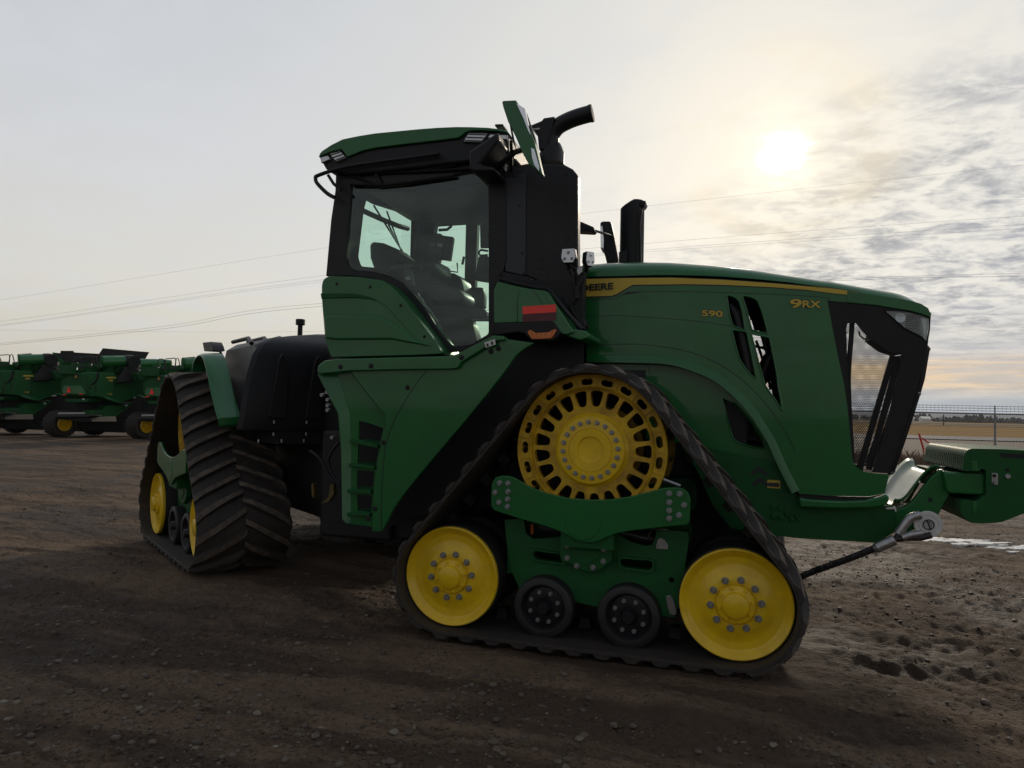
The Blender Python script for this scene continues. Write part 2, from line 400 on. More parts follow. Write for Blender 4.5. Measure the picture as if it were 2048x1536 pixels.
def track_set(T, near, detail, inset=0.):
    TB_ = T
    # belt
    b = BELT.build('track_belt', 'rubber', tr, T=TB_, smooth_=True, angle=28, clean=False); b.data.materials.append(MATS['rubber_worn'])
    for i_ in TOPF: b.data.polygons[i_].material_index = 1
    GUIDE.build('guide_lug', 'rubber_belt', b, T=TB_, smooth_=False, clean=False)['kind'] = 'stuff'
    TD = T; T = T @ Matrix.Translation((0, inset, 0))
    # drive wheel: two slotted rings and a bolted hub
    m = MB(); n = 21
    def stad(cx, cz, ang, lx, lz, k=6):          # slot: lx along radius, lz along tangent
        o = []; er = Vector((math.cos(ang), math.sin(ang))); et = Vector((-er.y, er.x)); c = Vector((cx, cz)); rr = min(lx, lz)/2; e = abs(lz-lx)/2; ax = et if lz > lx else er; bx = er if lz > lx else -et
        for sgn in (1, -1):
            for q in range(k+1):
                a = math.pi*q/k; o.append(tuple(c+ax*(sgn*e+sgn*rr*math.sin(a))+bx*(sgn*rr*math.cos(a))))
        return o
    slots = [stad(DX+.467*math.cos(a), DZ_+.467*math.sin(a), a, .044, .082) for a in (2*math.pi*(k+.5)/n for k in range(n))]
    m.prism(circ(DX, DZ_, .512, 96), .012, .04, [circ(DX, DZ_, .420, 84)[::-1]]+slots)
    m2 = MB()
    def win(a):                                   # tapered window
        o = []
        for r_, da in ((.405, .95), (.405, -.95), (.360, -1.0), (.315, -.85), (.300, -.45), (.300, .45), (.315, .85), (.360, 1.0)):
            w = {.405: .100, .360: .106, .315: .104, .300: .095}[r_]; o.append((DX+r_*math.cos(a+da*w), DZ_+r_*math.sin(a+da*w)))
        return curve(o, 3, True)
    m2.prism(circ(DX, DZ_, .425, 84), .045, .105, [win(2*math.pi*k/n) for k in range(n)])
    m.v += [] 
    m.lathe([(.424, .006), (.424, .05), (.436, .05), (.436, .002), (.430, -.004)], (DX, 0, DZ_), seg=96)
    m.lathe([(.515, -.004), (.520, .0), (.520, .10), (.505, .10), (.505, .0), (.51, -.004)], (DX, 0, DZ_), seg=96)
    for k in range(n):                             # ribs between the slots
        a = 2*math.pi*k/n; er = Vector((math.cos(a), math.sin(a))); et = Vector((-er.y, er.x)); R_ = []
        for r_ in (.436, .506):
            c = Vector((DX, DZ_))+er*r_; R_.append([(*(c+et*s_)[:1], y, (c+et*s_)[1]) for s_, y in ((-.004, .02), (.004, .02), (.004, .004), (-.004, .004))])
        m.loft(R_)
    w = m.build('drive_wheel', 'yellow_cast', tr, T=T, bevel=.003 if detail else 0, seg=1, angle=40)
    m2.build('web', 'yellow_cast', w, T=T, bevel=.006 if detail else 0, seg=2, angle=40)
    m = MB()                                        # far ring and drum behind
    m.prism(circ(DX, DZ_, .512, 72), BW-.19, BW-.16, [circ(DX, DZ_, .40, 60)[::-1]])
    m.lathe([(.275, .05), (.262, .20), (.262, .5), (.30, .5), (.30, .60), (.22, .60), (.22, .05)], (DX, 0, DZ_), seg=64)
    for k in range(n):
        a = 2*math.pi*(k+.5)/n; c = (DX+.497*math.cos(a), DZ_+.497*math.sin(a)); m.tube([(c[0], .03, c[1]), (c[0], BW-.17, c[1])], .014, 6)
    m.build('rear_ring', 'yellow_cast', w, T=T, angle=40)
    m = MB(); m.lathe([(.06, .012), (.088, .010), (.092, -.002), (.1465, -.004), (.1475, .002), (.1495, .002), (.151, -.004), (.228, .0), (.235, .006), (.235, .03), (.262, .05), (.262, .09), (.0, .09)][::-1], (DX, 0, DZ_), seg=72)
    hb = m.build('hub', 'yellow', w, T=T, angle=35)
    if detail: bolts(hb, ring_pts(DX, DZ_, .190, 20, .08), .0135, .022, T, 0.)
    T = TD
    # idlers
    for cx in (0, LX):
        m = MB(); m.lathe([(0, .05), (.351, .05), (.3515, .012), (RI-.004, .012), (RI-.002, .03), (RI-.002, .30), (RI-.008, .31), (0, .31)], (cx, 0, ZI), seg=72)
        m.lathe([(0, BW-.43), (RI-.008, BW-.43), (RI-.002, BW-.42), (RI-.002, BW-.14), (RI-.01, BW-.12), (0, BW-.12)], (cx, 0, ZI), seg=72)
        m.tube([(cx, .25, ZI), (cx, BW-.3, ZI)], .09, 20)
        iw = m.build('idler_wheel', 'rubber_black', tr, T=T, angle=40)
        m = MB()
        prof = [(.0, -.058), (.074, -.062), (.080, -.056), (.084, -.030), (.094, -.026), (.118, -.022), (.1225, -.014), (.124, .004), (.130, .004), (.131, -.001), (.176, .0), (.190, .006), (.235, .026), (.285, .030), (.312, .010), (.330, -.012), (.343, -.020), (.350, -.016), (.352, -.004), (.352, .02), (0, .045)]
        m.lathe(prof, (cx, 0, ZI), seg=80)
        for k in range(8):
            a = 2*math.pi*(k+.3)/8; c = (cx+.104*math.cos(a), ZI+.104*math.sin(a)); m.lathe([(0, -.036), (.009, -.036), (.012, -.03), (.012, -.01), (0, -.01)], (c[0], 0, c[1]), seg=10)
        m.lathe([(0, -.064), (.007, -.064), (.007, -.05), (0, -.05)], (cx, 0, ZI), seg=10)
        h_ = m.build('wheel_disc', 'yellow', iw, T=T, angle=50)
        if detail: bolts(h_, ring_pts(cx, ZI, .157, 10, .12), .0185, .032, T, .001)
    # bogie rollers
    for cx in BOG:
        for yy in (.02, BW-.38):
            m = MB(); m.lathe([(0, .11), (.148, .10), (.152, .01), (.160, .0), (.196, .0), (.208, .008), (.212, .02), (.212, .22), (.2, .235), (0, .235)], (cx, yy, BZ), seg=56)
            bw = m.build('bogie_wheel', 'rubber_black', tr, T=T, angle=40)
            if yy < .1:
                m = MB(); m.lathe([(0, -.018), (.035, -.018), (.042, -.010), (.05, .03), (.062, .045), (.118, .045), (.135, .05), (.149, .03), (.152, .03), (.152, .12), (0, .12)], (cx, yy, BZ), seg=48)
                h_ = m.build('wheel_disc', 'black_paint', bw, T=T, angle=40)
                if detail: bolts(h_, ring_pts(cx, BZ, .104, 8, .35), .0125, .022, T, yy+.045)
    # swing beam in front of the drive wheel
    y0 = -.085
    m = MB(); m.prism(BEAM, y0, y0+.028)
    bm_ = m.build('track_beam', 'green', tr, T=T, bevel=.006, seg=2)
    c = BEAMC; m = MB(); m.lathe([(0, -.004), (.118, -.004), (.1215, .002), (.1235, .002), (.1235, .01), (0, .01)], (c[0], y0-.0, c[1]), seg=56)
    m.build('pivot_cap', 'green', bm_, T=T)
    m = MB(); m.prism([(x, z) for x, z in BEAM], BW-.22, BW-.19); m.box(DX-.18, DX+.18, y0+.028, BW-.19, 1.0-.28, .93); m.build('inner_beam', 'green_dull', bm_, T=T)
    if detail: bolts(bm_, BEAMB, .0155, .02, T, y0)
    # lower frame with slots
    m = MB(); m.prism(LOWER, .13, .155, LHOLES)
    lf = m.build('roller_frame', 'green_cast', tr, T=T, bevel=.008, seg=2)
    for h in LRIMS:
        m = MB(); m.prism(h[0], .10, .131, [h[1]]); m.build('slot_rim', 'green_cast', lf, T=T, bevel=.006)
    m = MB(); m.prism(LOWER, .52, .55, LHOLES)
    zs = [z for x, z in LOWER]; xs = [x for x, z in LOWER]
    m.box(min(xs)+.02, min(xs)+.06, .155, .52, .45, .80); m.box(max(xs)-.06, max(xs)-.02, .155, .52, .45, .80)
    m.box(0, .3, .3, .4, ZI-.06, ZI+.06); m.box(1.6, LX, .3, .4, ZI-.06, ZI+.06)
    m.build('inner_plate', 'green_dull', lf, T=T)
    m = MB(); m.prism(CAPP, .045, .10, [])
    cp = m.build('bearing_cap', 'green_cast', lf, T=T, bevel=.008, seg=2)
    m = MB(); m.prism(CAPI, .038, .046); m.build('cap_boss', 'green_cast', cp, T=T, bevel=.004)
    m = MB(); m.box(DX-.12, DX+.12, .1, .13, .62, .86); m.build('bearing_block', 'green_dull', lf, T=T)
    if detail: bolts(cp, CAPB, .0155, .02, T, .045)
    # suspension cylinder, brackets
    for x0, x1 in ((DX-.40, DX-.12), (DX+.14, DX+.48)):
        m = MB(); m.tube([(x0, .22, .79), (x1, .22, .76)], .045, 16)
        for k in range(4): m.tube([(x0+.1+.012*k, .22, .785), (x0+.104+.012*k, .22, .785)], .05, 16)
        m.build('cylinder', 'black_paint', lf, T=T)
def dummy(): pass
# outlines traced on the plane of the near front track
BEAM = XZ(-.085, 'p', [(990, 955), (1003, 951.5), (1018, 952), (1030, 956), (1049, 968), (1072, 979), (1096, 987), (1135, 996), (1180, 1000), (1220, 999), (1261, 993), (1297, 984), (1327, 976), (1350, 974.5), (1367, 977), (1377, 986), (1381, 998), (1380, 1041), (1377, 1048), (1371, 1050), (1330, 1054), (1296, 1058), (1262, 1062), (1236, 1066), (1215, 1074), (1199, 1082), (1186, 1086), (1171, 1085), (1151, 1080), (1136, 1071), (1118, 1062), (1085, 1051), (1047, 1040), (1010, 1028), (988, 1021), (982, 1013), (982, 985), (983, 968)])
BEAMC = XZ(-.085, 'p', [(1166, 1043)])[0]
BEAMB = XZ(-.085, 'r5', [(613, 681), (656, 683), (590, 729), (656, 725), (610, 780), (654, 764), (653, 802)])+XZ(-.085, 'r6', [(426, 648), (473, 650), (426, 688), (493, 700), (426, 725), (470, 746), (426, 761)])
BZ = .265
BOG = [XZ(.02, 'p', [(1085, 1214)])[0][0], XZ(.02, 'p', [(1256, 1235)])[0][0]]
LOWER = XZ(.13, 'p', [(1009, 1040), (1047, 1038), (1052, 1068), (1066, 1078), (1100, 1076), (1126, 1072), (1180, 1066), (1215, 1066), (1238, 1070), (1262, 1084), (1290, 1092), (1304, 1090), (1310, 1078), (1313, 1062), (1320, 1059), (1376, 1064), (1378, 1080), (1370, 1130), (1366, 1180), (1350, 1235), (1200, 1215), (1040, 1180), (1022, 1140), (1014, 1090)])
def slot(px_pts): return curve(XZ(.13, 'p', px_pts), 4, True)
SLA = [(1068, 1107), (1074, 1101), (1095, 1104), (1128, 1108), (1133, 1117), (1127, 1124), (1100, 1121), (1074, 1117)]
SLB = [(1241, 1122), (1247, 1116), (1275, 1118), (1301, 1120), (1306, 1128), (1300, 1138), (1275, 1136), (1247, 1132)]
def grow(pts, k):
    c = np.mean(np.array(pts), axis=0); return [((x-c[0])*(1+k*.55)+c[0], (y-c[1])*(1+k*2)+c[1]) for x, y in pts]
LHOLES = [slot(SLA), slot(SLB), circ(*XZ(.13, 'p', [(1343, 1160)])[0], .018, 16)]
LRIMS = [(slot(grow(SLA, .22)), slot(SLA)), (slot(grow(SLB, .22)), slot(SLB))]
CAPP = XZ(.05, 'r5', [(938, 960), (985, 972), (1050, 985), (1100, 982), (1150, 962), (1175, 975), (1188, 1010), (1190, 1075), (1165, 1100), (1115, 1135), (1070, 1140), (1030, 1128), (975, 1095), (930, 1085), (920, 1050), (922, 1000)])
CAPI = XZ(.05, 'r5', [(985, 1018), (1125, 1025), (1140, 1048), (1085, 1085), (1050, 1100), (1020, 1085), (975, 1045)])
CAPB = XZ(.05, 'r5', [(959, 999), (993, 993), (1110, 1003), (1145, 1017), (959, 1064), (1144, 1081), (1008, 1105), (1092, 1113)])
track_set(I4, True, True)
track_set(MIR, False, False)
SH = Matrix(((1, 0, -.055, .02), (0, 1, 0, 0), (0, 0, 1, 0), (0, 0, 0, 1)))       # the rear track is rocked back a little
track_set(TR @ SH, True, False, .10)
track_set(TR @ MIR, False, False)

# small fittings on the near roller frame
for q, nm in (([(1315, 1078), (1322, 1075), (1330, 1080), (1336, 1090), (1337, 1099), (1312, 1098), (1312, 1090)], 'latch'), ([(1333, 1192), (1340, 1190), (1346, 1196), (1354, 1222), (1351, 1229), (1345, 1230), (1338, 1226), (1332, 1200)], 'latch')):
    m = MB(); m.prism(XZ(.125, 'p', q), .120, .131); m.build(nm, 'steel', tr, bevel=.003)
m = MB(); m.tube([onY(a, b, .12) for a, b in ((1236, 1064), (1262, 1068), (1294, 1078), (1298, 1070), (1305, 1058), (1336, 1059))], .004, 6); m.tube([onY(a, b, -.02) for a, b in ((1327, 959), (1345, 966), (1361, 972))], .012, 6); m.build('wire_clip', 'steel', tr)
m = MB(); m.tube([onY(a, b, .2) for a, b in ((1085, 1050), (1098, 1050), (1104, 1068), (1112, 1069))], .005, 6); m.tube([onY(1064, 1048, .2), onY(1064, 1068, .2)], .012, 6); m.build('wire_clip', 'orange', tr)
# ------------------------------------------------------------------ body: hood
def fillet(pts, r=.02, k=4):
    out = []; n = len(pts)
    for i in range(n):
        a, b, c = Vector(pts[i-1]), Vector(pts[i]), Vector(pts[(i+1) % n]); u = a-b; v = c-b
        d = min(r, u.length*.45, v.length*.45)
        if d < 1e-4: out.append(tuple(b)); continue
        p = b+u.normalized()*d; q = b+v.normalized()*d
        for j in range(k+1): t = j/k; out.append(tuple((1-t)**2*p+2*t*(1-t)*b+t*t*q))
    return out
YH = .90
ARCH = px('r7', [(100, 1008), (240, 1012), (460, 1016), (560, 1022), (650, 1040), (760, 1078), (850, 1120), (930, 1180), (1000, 1245), (1080, 1340), (1150, 1450), (1185, 1515)])+px('r6', [(925, 530), (955, 590), (985, 645)])
TOPL = px('r7', [(74, 512), (300, 508), (500, 502), (700, 503), (900, 511), (1100, 526), (1300, 546), (1536, 572)])+px('r8', [(200, 34), (400, 62), (560, 86), (640, 100)])
NOSE = px('r8', [(700, 118), (735, 140), (747, 165), (749, 190)])
side = TOPL+px('r8', [(600, 128), (480, 124), (235, 103), (262, 250), (292, 400), (318, 520), (333, 620), (345, 740), (352, 820), (356, 870), (366, 910), (385, 935), (415, 950), (470, 958), (541, 963), (530, 1010), (519, 1058), (440, 1072), (300, 1070), (100, 1060), (70, 1035)])+ARCH[::-1]
SL = [[(925, 622), (965, 628), (1000, 655), (1018, 720), (1037, 832), (960, 802), (940, 730)], [(955, 824), (1045, 838), (1075, 980), (1102, 1118), (1062, 1090), (1000, 1000), (975, 910)],
      [(1016, 622), (1075, 634), (1108, 652), (1135, 720), (1172, 852), (1074, 830), (1045, 720)], [(1070, 848), (1180, 872), (1220, 1080), (1256, 1312), (1215, 1245), (1150, 1150), (1125, 1060)]]
slots = [fillet(XZ(YH, 'r7', s_), .02) for s_ in SL]
m = MB(); m.prism(XZ(YH, 'p', side), YH, YH+.018, slots)
hood = m.build('hood', 'green', tr, bevel=.006, seg=2)
m = MB(); m.prism(XZ(YH, 'p', side), 2*YC-YH-.018, 2*YC-YH, slots)
hf = m.build('far_side_panel', 'green', hood, bevel=.004)
# thickened lips round the slots
for s_ in slots:
    c = np.mean(np.array(s_), axis=0); inner = s_; outer = [((x-c[0])*1.0+c[0]+.011*np.sign(x-c[0])*(abs(x-c[0]) > .01), (z-c[1])*1.0+c[1]+.011*np.sign(z-c[1])) for x, z in s_]
    m = MB(); path = [(x, YH-.001, z) for x, z in s_]; m.tube(path, .007, 6, closed=True); m.build('slot_lip', 'green', hood)
    m = MB(); m.prism(s_, 2*YC-YH-.03, 2*YC-YH-.027); m.build('vent_screen', 'perforated', hf, smooth_=False)
# crown: cross sections from the shoulder crease up to the ridge
ridge = [(1170, 531), (1220, 527), (1290, 525), (1340, 526), (1420, 532), (1500, 541), (1600, 557), (1660, 566), (1720, 577), (1790, 589), (1830, 599), (1850, 607), (1858, 612)]
RXZ = XZ(1.12, 'p', ridge); EXZ = XZ(YH, 'p', TOPL+NOSE)
ex = np.array([p[0] for p in EXZ]); ez = np.array([p[1] for p in EXZ]); rx_ = np.array([p[0] for p in RXZ]); rz_ = np.array([p[1] for p in RXZ])
o_ = np.argsort(ex); ex, ez = ex[o_], ez[o_]
rings = []; xs_ = list(np.linspace(.70, 3.02, 34))+[3.08, 3.13, 3.17, 3.20, 3.222]
for x in xs_:
    ze = float(np.interp(x, ex, ez)); zr = float(np.interp(x, rx_, rz_)); zr = max(zr, ze+.004)
    inset = 0 if x < 2.98 else .20*((x-2.98)/.242)**2.4
    y = YH+inset; hw = YC-y; R_ = []
    for t, q in ((0, -.02), (0, 0), (.03, .28), (.08, .55), (.17, .80), (.30, .93), (.5, 1.0), (.75, 1.02), (1.0, 1.025)):
        R_.append((x-(.012 if q < 0 else 0), y+hw*t, ze+(zr-ze)*q if q >= 0 else ze-.02))
    full = R_+[(a, 2*YC-b, c) for a, b, c in R_[::-1][1:]]; rings.append(full)
m = MB(); k = len(rings[0]); vs = [p for r in rings for p in r]; fs = []
for a in range(len(rings)-1):
    for i in range(k-1): fs.append((a*k+i, a*k+i+1, (a+1)*k+i+1, (a+1)*k+i))
m.add(vs, fs); ct = m.build('hood_top', 'green', hood, angle=24)
sm = ct.modifiers.new('solid', 'SOLIDIFY'); sm.thickness = .012; sm.offset = -1
q = XZ(YH-.004, 'r8', [(330, 50), (400, 62), (560, 86), (640, 99), (700, 117), (735, 139), (747, 165), (749, 188), (742, 184), (700, 168), (640, 152), (560, 140), (480, 126), (330, 112)])
m = MB(); m.prism(q, YH-.004, YH+.05); m.build('hood_brow', 'green', hood, bevel=.008, seg=2)
# yellow stripe, writing
st = px('r7', [(76, 526), (300, 521), (600, 518), (900, 530), (1200, 551), (1400, 569), (1536, 583)])+px('r8', [(150, 28), (300, 47), (384, 60), (398, 79), (250, 64), (100, 44), (0, 33)])+px('r7', [(1400, 592), (1200, 574), (900, 560), (700, 556), (372, 560), (350, 570), (275, 615), (245, 625), (76, 630)])
m = MB(); m.prism(XZ(YH-.004, 'p', st), YH-.0035, YH+.002); stripe = m.build('stripe', 'decal_yellow', hood, smooth_=False)
stb = px('r7', [(76, 522), (300, 517), (600, 514), (900, 526), (1200, 547), (1400, 565), (1536, 579)])+px('r8', [(150, 25), (300, 44), (386, 57), (403, 82), (250, 67), (100, 47), (0, 36)])+px('r7', [(1400, 597), (1200, 579), (900, 566), (700, 562), (374, 566), (352, 576), (278, 622), (247, 632), (76, 637)])
m = MB(); m.prism(XZ(YH-.002, 'p', stb), YH-.0015, YH+.002); m.build('stripe_edge', 'decal_black', hood, smooth_=False)
def word(body, tag_, u0, v0, u1, v1, h, mat, Y=YH-.004, bold=.012, d=.004, name='lettering', parent=None):
    a = V(Y, tag_, u0, v0); b = V(Y, tag_, u1, v1); up = Vector((0, 0, 1)); s_ = REG[tag_][2]
    hh = abs(V(Y, tag_, u0, v0).z-V(Y, tag_, u0, v0-h).z); w_ = (b-a).length
    return text_obj(name, body, mat, parent or hood, a, (b-a), up, hh, depth=d, bold=bold, width=w_)
word('DEERE', 'r7', 62, 598, 256, 586, 38, 'decal_black', bold=.03, Y=YH-.0075)
for bl, mt, dd, yy, gx in ((.055, 'decal_black', .003, YH-.0005, 6), (.022, 'decal_yellow', .003, YH-.004, 0)):
    word('9', 'r7', 1300-gx*.5, 697+gx*.4, 1369+gx*.5, 697+gx*.4, 52+gx, mt, Y=yy, bold=bl, d=dd)
    word('RX', 'r7', 1374-gx*.5, 694+gx*.4, 1482+gx*.6, 697+gx*.4, 42+gx, mt, Y=yy, bold=bl, d=dd)
    word('590', 'r7', 779-gx*.4, 745+gx*.4, 902+gx*.4, 751+gx*.4, 36+gx, mt, Y=yy, bold=bl, d=dd)
def seam(pts, Y, w_=.006, mat='decal_black', parent=None, tagr='r7', proud=.0015):
    P = [onY(a, b, Y) for a, b in px(tagr, pts)]; P = [Vector(q) for q in curve([tuple(p) for p in P], 5)]
    m = MB(); R_ = []
    for i, p in enumerate(P):
        t = (P[min(i+1, len(P)-1)]-P[max(i-1, 0)]).normalized(); n_ = Vector((-t.z, 0, t.x))
        R_.append([p+n_*w_/2+Vector((0, y, 0)) for y in (-proud,)]+[p-n_*w_/2+Vector((0, -proud, 0)), p-n_*w_/2+Vector((0, .003, 0)), p+n_*w_/2+Vector((0, .003, 0))])
    m.loft(R_); return m.build('seam', mat, parent or hood)
seam([(76, 650), (240, 643), (275, 640), (330, 608), (370, 602), (700, 600), (1000, 608), (1300, 620), (1516, 636), (1520, 650)], YH, .004)
seam([(80, 748), (300, 742), (540, 757), (700, 770), (850, 788), (960, 806)], YH, .0035)
seam([(100, 917), (300, 910), (420, 912), (550, 926), (680, 950), (800, 990), (900, 1040), (1000, 1108), (1090, 1190), (1180, 1292), (1260, 1410), (1310, 1500), (1330, 1550)], YH, .005)
# raised lip along the wheel arch and the recessed inner panel
AP = [onY(a, b, YH) for a, b in ARCH]; AP = [Vector(q) for q in curve([tuple(p) for p in AP], 4)]
m = MB(); R_ = []
for i, p in enumerate(AP):
    t = (AP[min(i+1, len(AP)-1)]-AP[max(i-1, 0)]).normalized(); n_ = Vector((t.z, 0, -t.x))*-1
    R_.append([p+n_*a+Vector((0, y, 0)) for a, y in ((.05, -.003), (.02, -.020), (-.01, -.022), (-.012, .10), (.0, .10), (.05, .012))])
m.loft(R_); m.build('arch_lip', 'green', hood, angle=50)
inner = px('r7', [(90, 990), (460, 1005), (560, 1010), (650, 1028), (760, 1066), (850, 1108), (930, 1168), (1000, 1233), (1080, 1328), (1150, 1438), (1190, 1515)])+px('r6', [(945, 555), (870, 500), (760, 478), (600, 440), (480, 420), (300, 400), (-20, 420)])
IW = px('r6', [(672, 220), (720, 238), (760, 280), (800, 330), (840, 395), (858, 445), (800, 440), (740, 420), (712, 400), (690, 320)])
m = MB(); m.prism(XZ(YH+.10, 'p', inner), YH+.10, YH+.12, [fillet(XZ(YH+.10, 'p', IW), .02)]); ip = m.build('inner_panel', 'green', tr, bevel=.004)
m = MB(); m.tube([onY(a, b, YH+.10) for a, b in px('r6', [(672, 220), (720, 238), (760, 280), (800, 330), (840, 395), (858, 445), (800, 440), (740, 420), (712, 400), (690, 320)])], .008, 6, closed=True); m.build('window_rim', 'green', ip)
m = MB(); m.tube([(2.02, 1.16, 1.5), (2.06, 1.16, 1.8), (2.2, 1.2, 2.1)], .06, 12); m.tube([(1.85, 1.1, 1.45), (1.9, 1.12, 1.9)], .03, 10); m.tube([(1.75, 1.1, 1.5), (2.2, 1.1, 1.42)], .02, 8)
m.build('hose', 'black_paint', tr)
seam([(600, 475), (640, 478), (700, 484), (800, 500), (870, 520), (905, 540)], YH+.098, .02, 'green', ip, 'r6', .02)
seam([(328, 60), (332, 80), (338, 110)], YH+.10, .006, 'decal_black', ip, 'r6')
# front bay: radiator, hoses, grille
m = MB(); m.box(.52, 2.02, 1.02, 1.82, 1.15, 2.55); m.box(.50, .74, .92, 1.92, 1.7, 2.66); m.box(1.9, 2.4, 1.14, 1.70, 1.1, 1.72); m.box(2.46, 2.60, 1.00, 1.84, 1.2, 2.42); m.build('engine', 'dark', tr, smooth_=False)  # engine and radiator, plus filler boxes added to stop light leaking through
m = MB(); m.tube([V(1.0, 'r7', 950, 690), V(.98, 'r7', 985, 740), V(.98, 'r7', 1015, 850), V(.98, 'r7', 1040, 960), V(.98, 'r7', 1062, 1090)], .052, 18)
m.build('air_pipe', 'black_paint', tr, angle=60)
m = MB()
for pth, r_ in (([(1100, 890), (1125, 960), (1140, 1010), (1130, 1090)], .012), ([(1180, 870), (1175, 960), (1160, 1060), (1185, 1180)], .012), ([(1095, 925), (1140, 935), (1180, 945)], .009), ([(1135, 1060), (1160, 1000), (1175, 930)], .01), ([(1150, 1090), (1190, 1110), (1230, 1180)], .02), ([(1130, 1060), (1165, 1085), (1200, 1070)], .009), ([(1165, 800), (1172, 900), (1190, 1000), (1205, 1130)], .03), ([(1060, 700), (1090, 760), (1110, 830)], .03)):
    m.tube([V(1.25, 'r7', a, b) for a, b in pth], r_, 6)
m.build('hose', 'black_paint', tr)
m = MB(); q = XZ(1.3, 'r7', [(1040, 640), (1130, 660), (1180, 850), (1160, 860), (1100, 760), (1065, 770)]); m.prism(q, 1.28, 1.32); m.build('bracket', 'dark', tr)
g = px('r8', [(240, 108), (480, 126), (600, 130), (700, 150), (722, 330), (697, 480), (650, 640), (600, 790), (540, 958), (470, 956), (415, 948), (385, 933), (366, 908), (356, 868), (333, 620), (292, 400)])
gs = XZ(YH+.012, 'p', g)
brow = [(232, 104), (480, 122), (600, 130), (740, 160), (722, 330), (697, 480), (674, 560), (640, 670), (590, 820), (542, 958), (470, 955), (445, 940), (500, 800), (540, 670), (575, 540), (597, 400), (603, 362), (560, 362), (520, 345), (470, 312), (425, 272), (395, 236), (376, 214), (350, 214), (340, 218), (325, 225), (330, 300), (346, 700), (352, 820), (290, 400)]
brow = [(232, 104), (480, 122), (600, 130), (700, 150), (722, 330), (697, 480), (674, 560), (640, 670), (590, 820), (542, 958), (458, 952), (500, 810), (545, 640), (578, 500), (598, 400), (603, 362), (560, 362), (520, 345), (470, 312), (425, 272), (395, 236), (376, 214), (335, 214), (328, 240), (335, 480), (350, 700), (357, 870), (330, 600), (292, 400), (262, 250)]
grille = None
m = MB(); HLX = XZ(YH+.006, 'r8', [(516, 150), (570, 148), (640, 155), (700, 172), (742, 188), (738, 250), (728, 308), (700, 282), (660, 262), (615, 240), (575, 205), (545, 178)])
m.prism(XZ(YH+.006, 'r8', [(750, 162) if p == (700, 150) else ((732, 326) if p == (722, 330) else p) for p in brow]), YH+.006, YH+.02, [[(x*.998+.006, z) for x, z in HLX]]); grille = m.build('grille_surround', 'black_plastic', tr, bevel=.003)
for Yq, nm in ((YH+.022, 'grille_screen'), (2*YC-YH-.024, 'grille_screen')):
    m = MB(); m.prism(gs, Yq, Yq+.002); m.build(nm, 'perforated', grille, smooth_=False)
m = MB(); m.tube([V(YH+.05, 'r8', a, b) for a, b in [(357, 215), (352, 300), (344, 380), (338, 500), (343, 640), (352, 800), (358, 900)]], .018, 10); m.build('hose', 'black_plastic', tr)
m = MB(); q = XZ(YH+.05, 'r8', [(288, 125), (322, 125), (325, 560), (318, 560), (300, 400), (290, 260)]); m.prism(q, YH+.05, YH+.09); q = XZ(YH+.05, 'r8', [(277, 260), (333, 258), (333, 268), (277, 270)]); m.prism(q, YH+.03, YH+.05); m.build('hood_strut', 'bolt_steel', tr, bevel=.003)
m = MB(); m.tube([V(YH+.06, 'r8', a, b) for a, b in [(392, 255), (395, 275), (412, 290), (430, 290)]], .007, 6); m.build('cable_loop', 'black_plastic', grille)
# front face of the grille: ribs from nose to bumper, rounded in plan
fr = XZ(YH+.02, 'r8', [(722, 330), (697, 480), (674, 560), (640, 670), (590, 820), (542, 958)])
m = MB()
for yy in np.linspace(YH+.03, 2*YC-YH-.03, 22):
    bulge = .10*(1-((yy-YC)/.5)**2); m.tube([(x+bulge, yy, z) for x, z in fr], .009, 6)
for zf in (0, 2, 5):
    m.tube([(fr[zf][0]+.10*(1-((yy-YC)/.5)**2), yy, fr[zf][1]) for yy in np.linspace(YH+.02, 2*YC-YH-.02, 12)], .014, 6)
m.build('front_bars', 'black_plastic', grille)
for k, (u0, u1) in enumerate((((560, 375), (395, 930)), ((588, 385), (440, 940)), ((470, 330), (380, 560)))[:2]):
    m = MB(); a = V(1.05, 'r8', *u0); b = V(1.05, 'r8', *u1); m.tube([a, b], .022, 8); m.build('frame_bar', 'black_plastic', grille)
q = XZ(1.1, 'r8', [(655, 475), (698, 470), (700, 500), (690, 550), (675, 552), (660, 540)]); m = MB(); m.prism(q, 1.1, 1.74); m.build('badge_bar', 'black_plastic', grille, bevel=.01)
# nose cap and headlight
q = px('r8', [(480, 122), (640, 100), (700, 118), (735, 140), (747, 165), (749, 190), (740, 280), (728, 325), (700, 295), (640, 262), (590, 230), (540, 190), (510, 150)])
m = MB()
nose = XZ(YH, 'p', q)

m = MB(); m.tube([(x, YH+.004, z) for x, z in HLX], .006, 6, closed=True); m.build('headlight_frame', 'black_plastic', grille)
hl = [(516, 150), (570, 148), (640, 155), (700, 172), (742, 188), (738, 250), (728, 308), (700, 282), (660, 262), (615, 240), (575, 205), (545, 178)]
m = MB(); m.prism(XZ(YH+.004, 'r8', hl), YH+.004, YH+.010); hd = m.build('headlight', 'lamp_glass', tr, bevel=.002, smooth_=False)
m = MB(); m.prism(XZ(YH+.02, 'r8', [(516, 150), (640, 158), (700, 172), (740, 190), (728, 306), (680, 275), (615, 240), (565, 195)]), YH+.030, YH+.034); m.build('reflector', 'lens', hd)
c = V(YH+.012, 'r8', 597, 187); m = MB(); m.lathe([(.0, .012), (.028, .0), (.034, 0), (.034, .02), (0, .02)], (c.x, YH+.012, c.z), seg=24); m.build('bulb', 'lens', hd)
m = MB()
for k in range(9): a = V(YH+.016, 'r8', 622, 172+k*10.5); b = V(YH+.016, 'r8', 684+k*1.5, 176+k*11); m.tube([a, b], .004, 5)
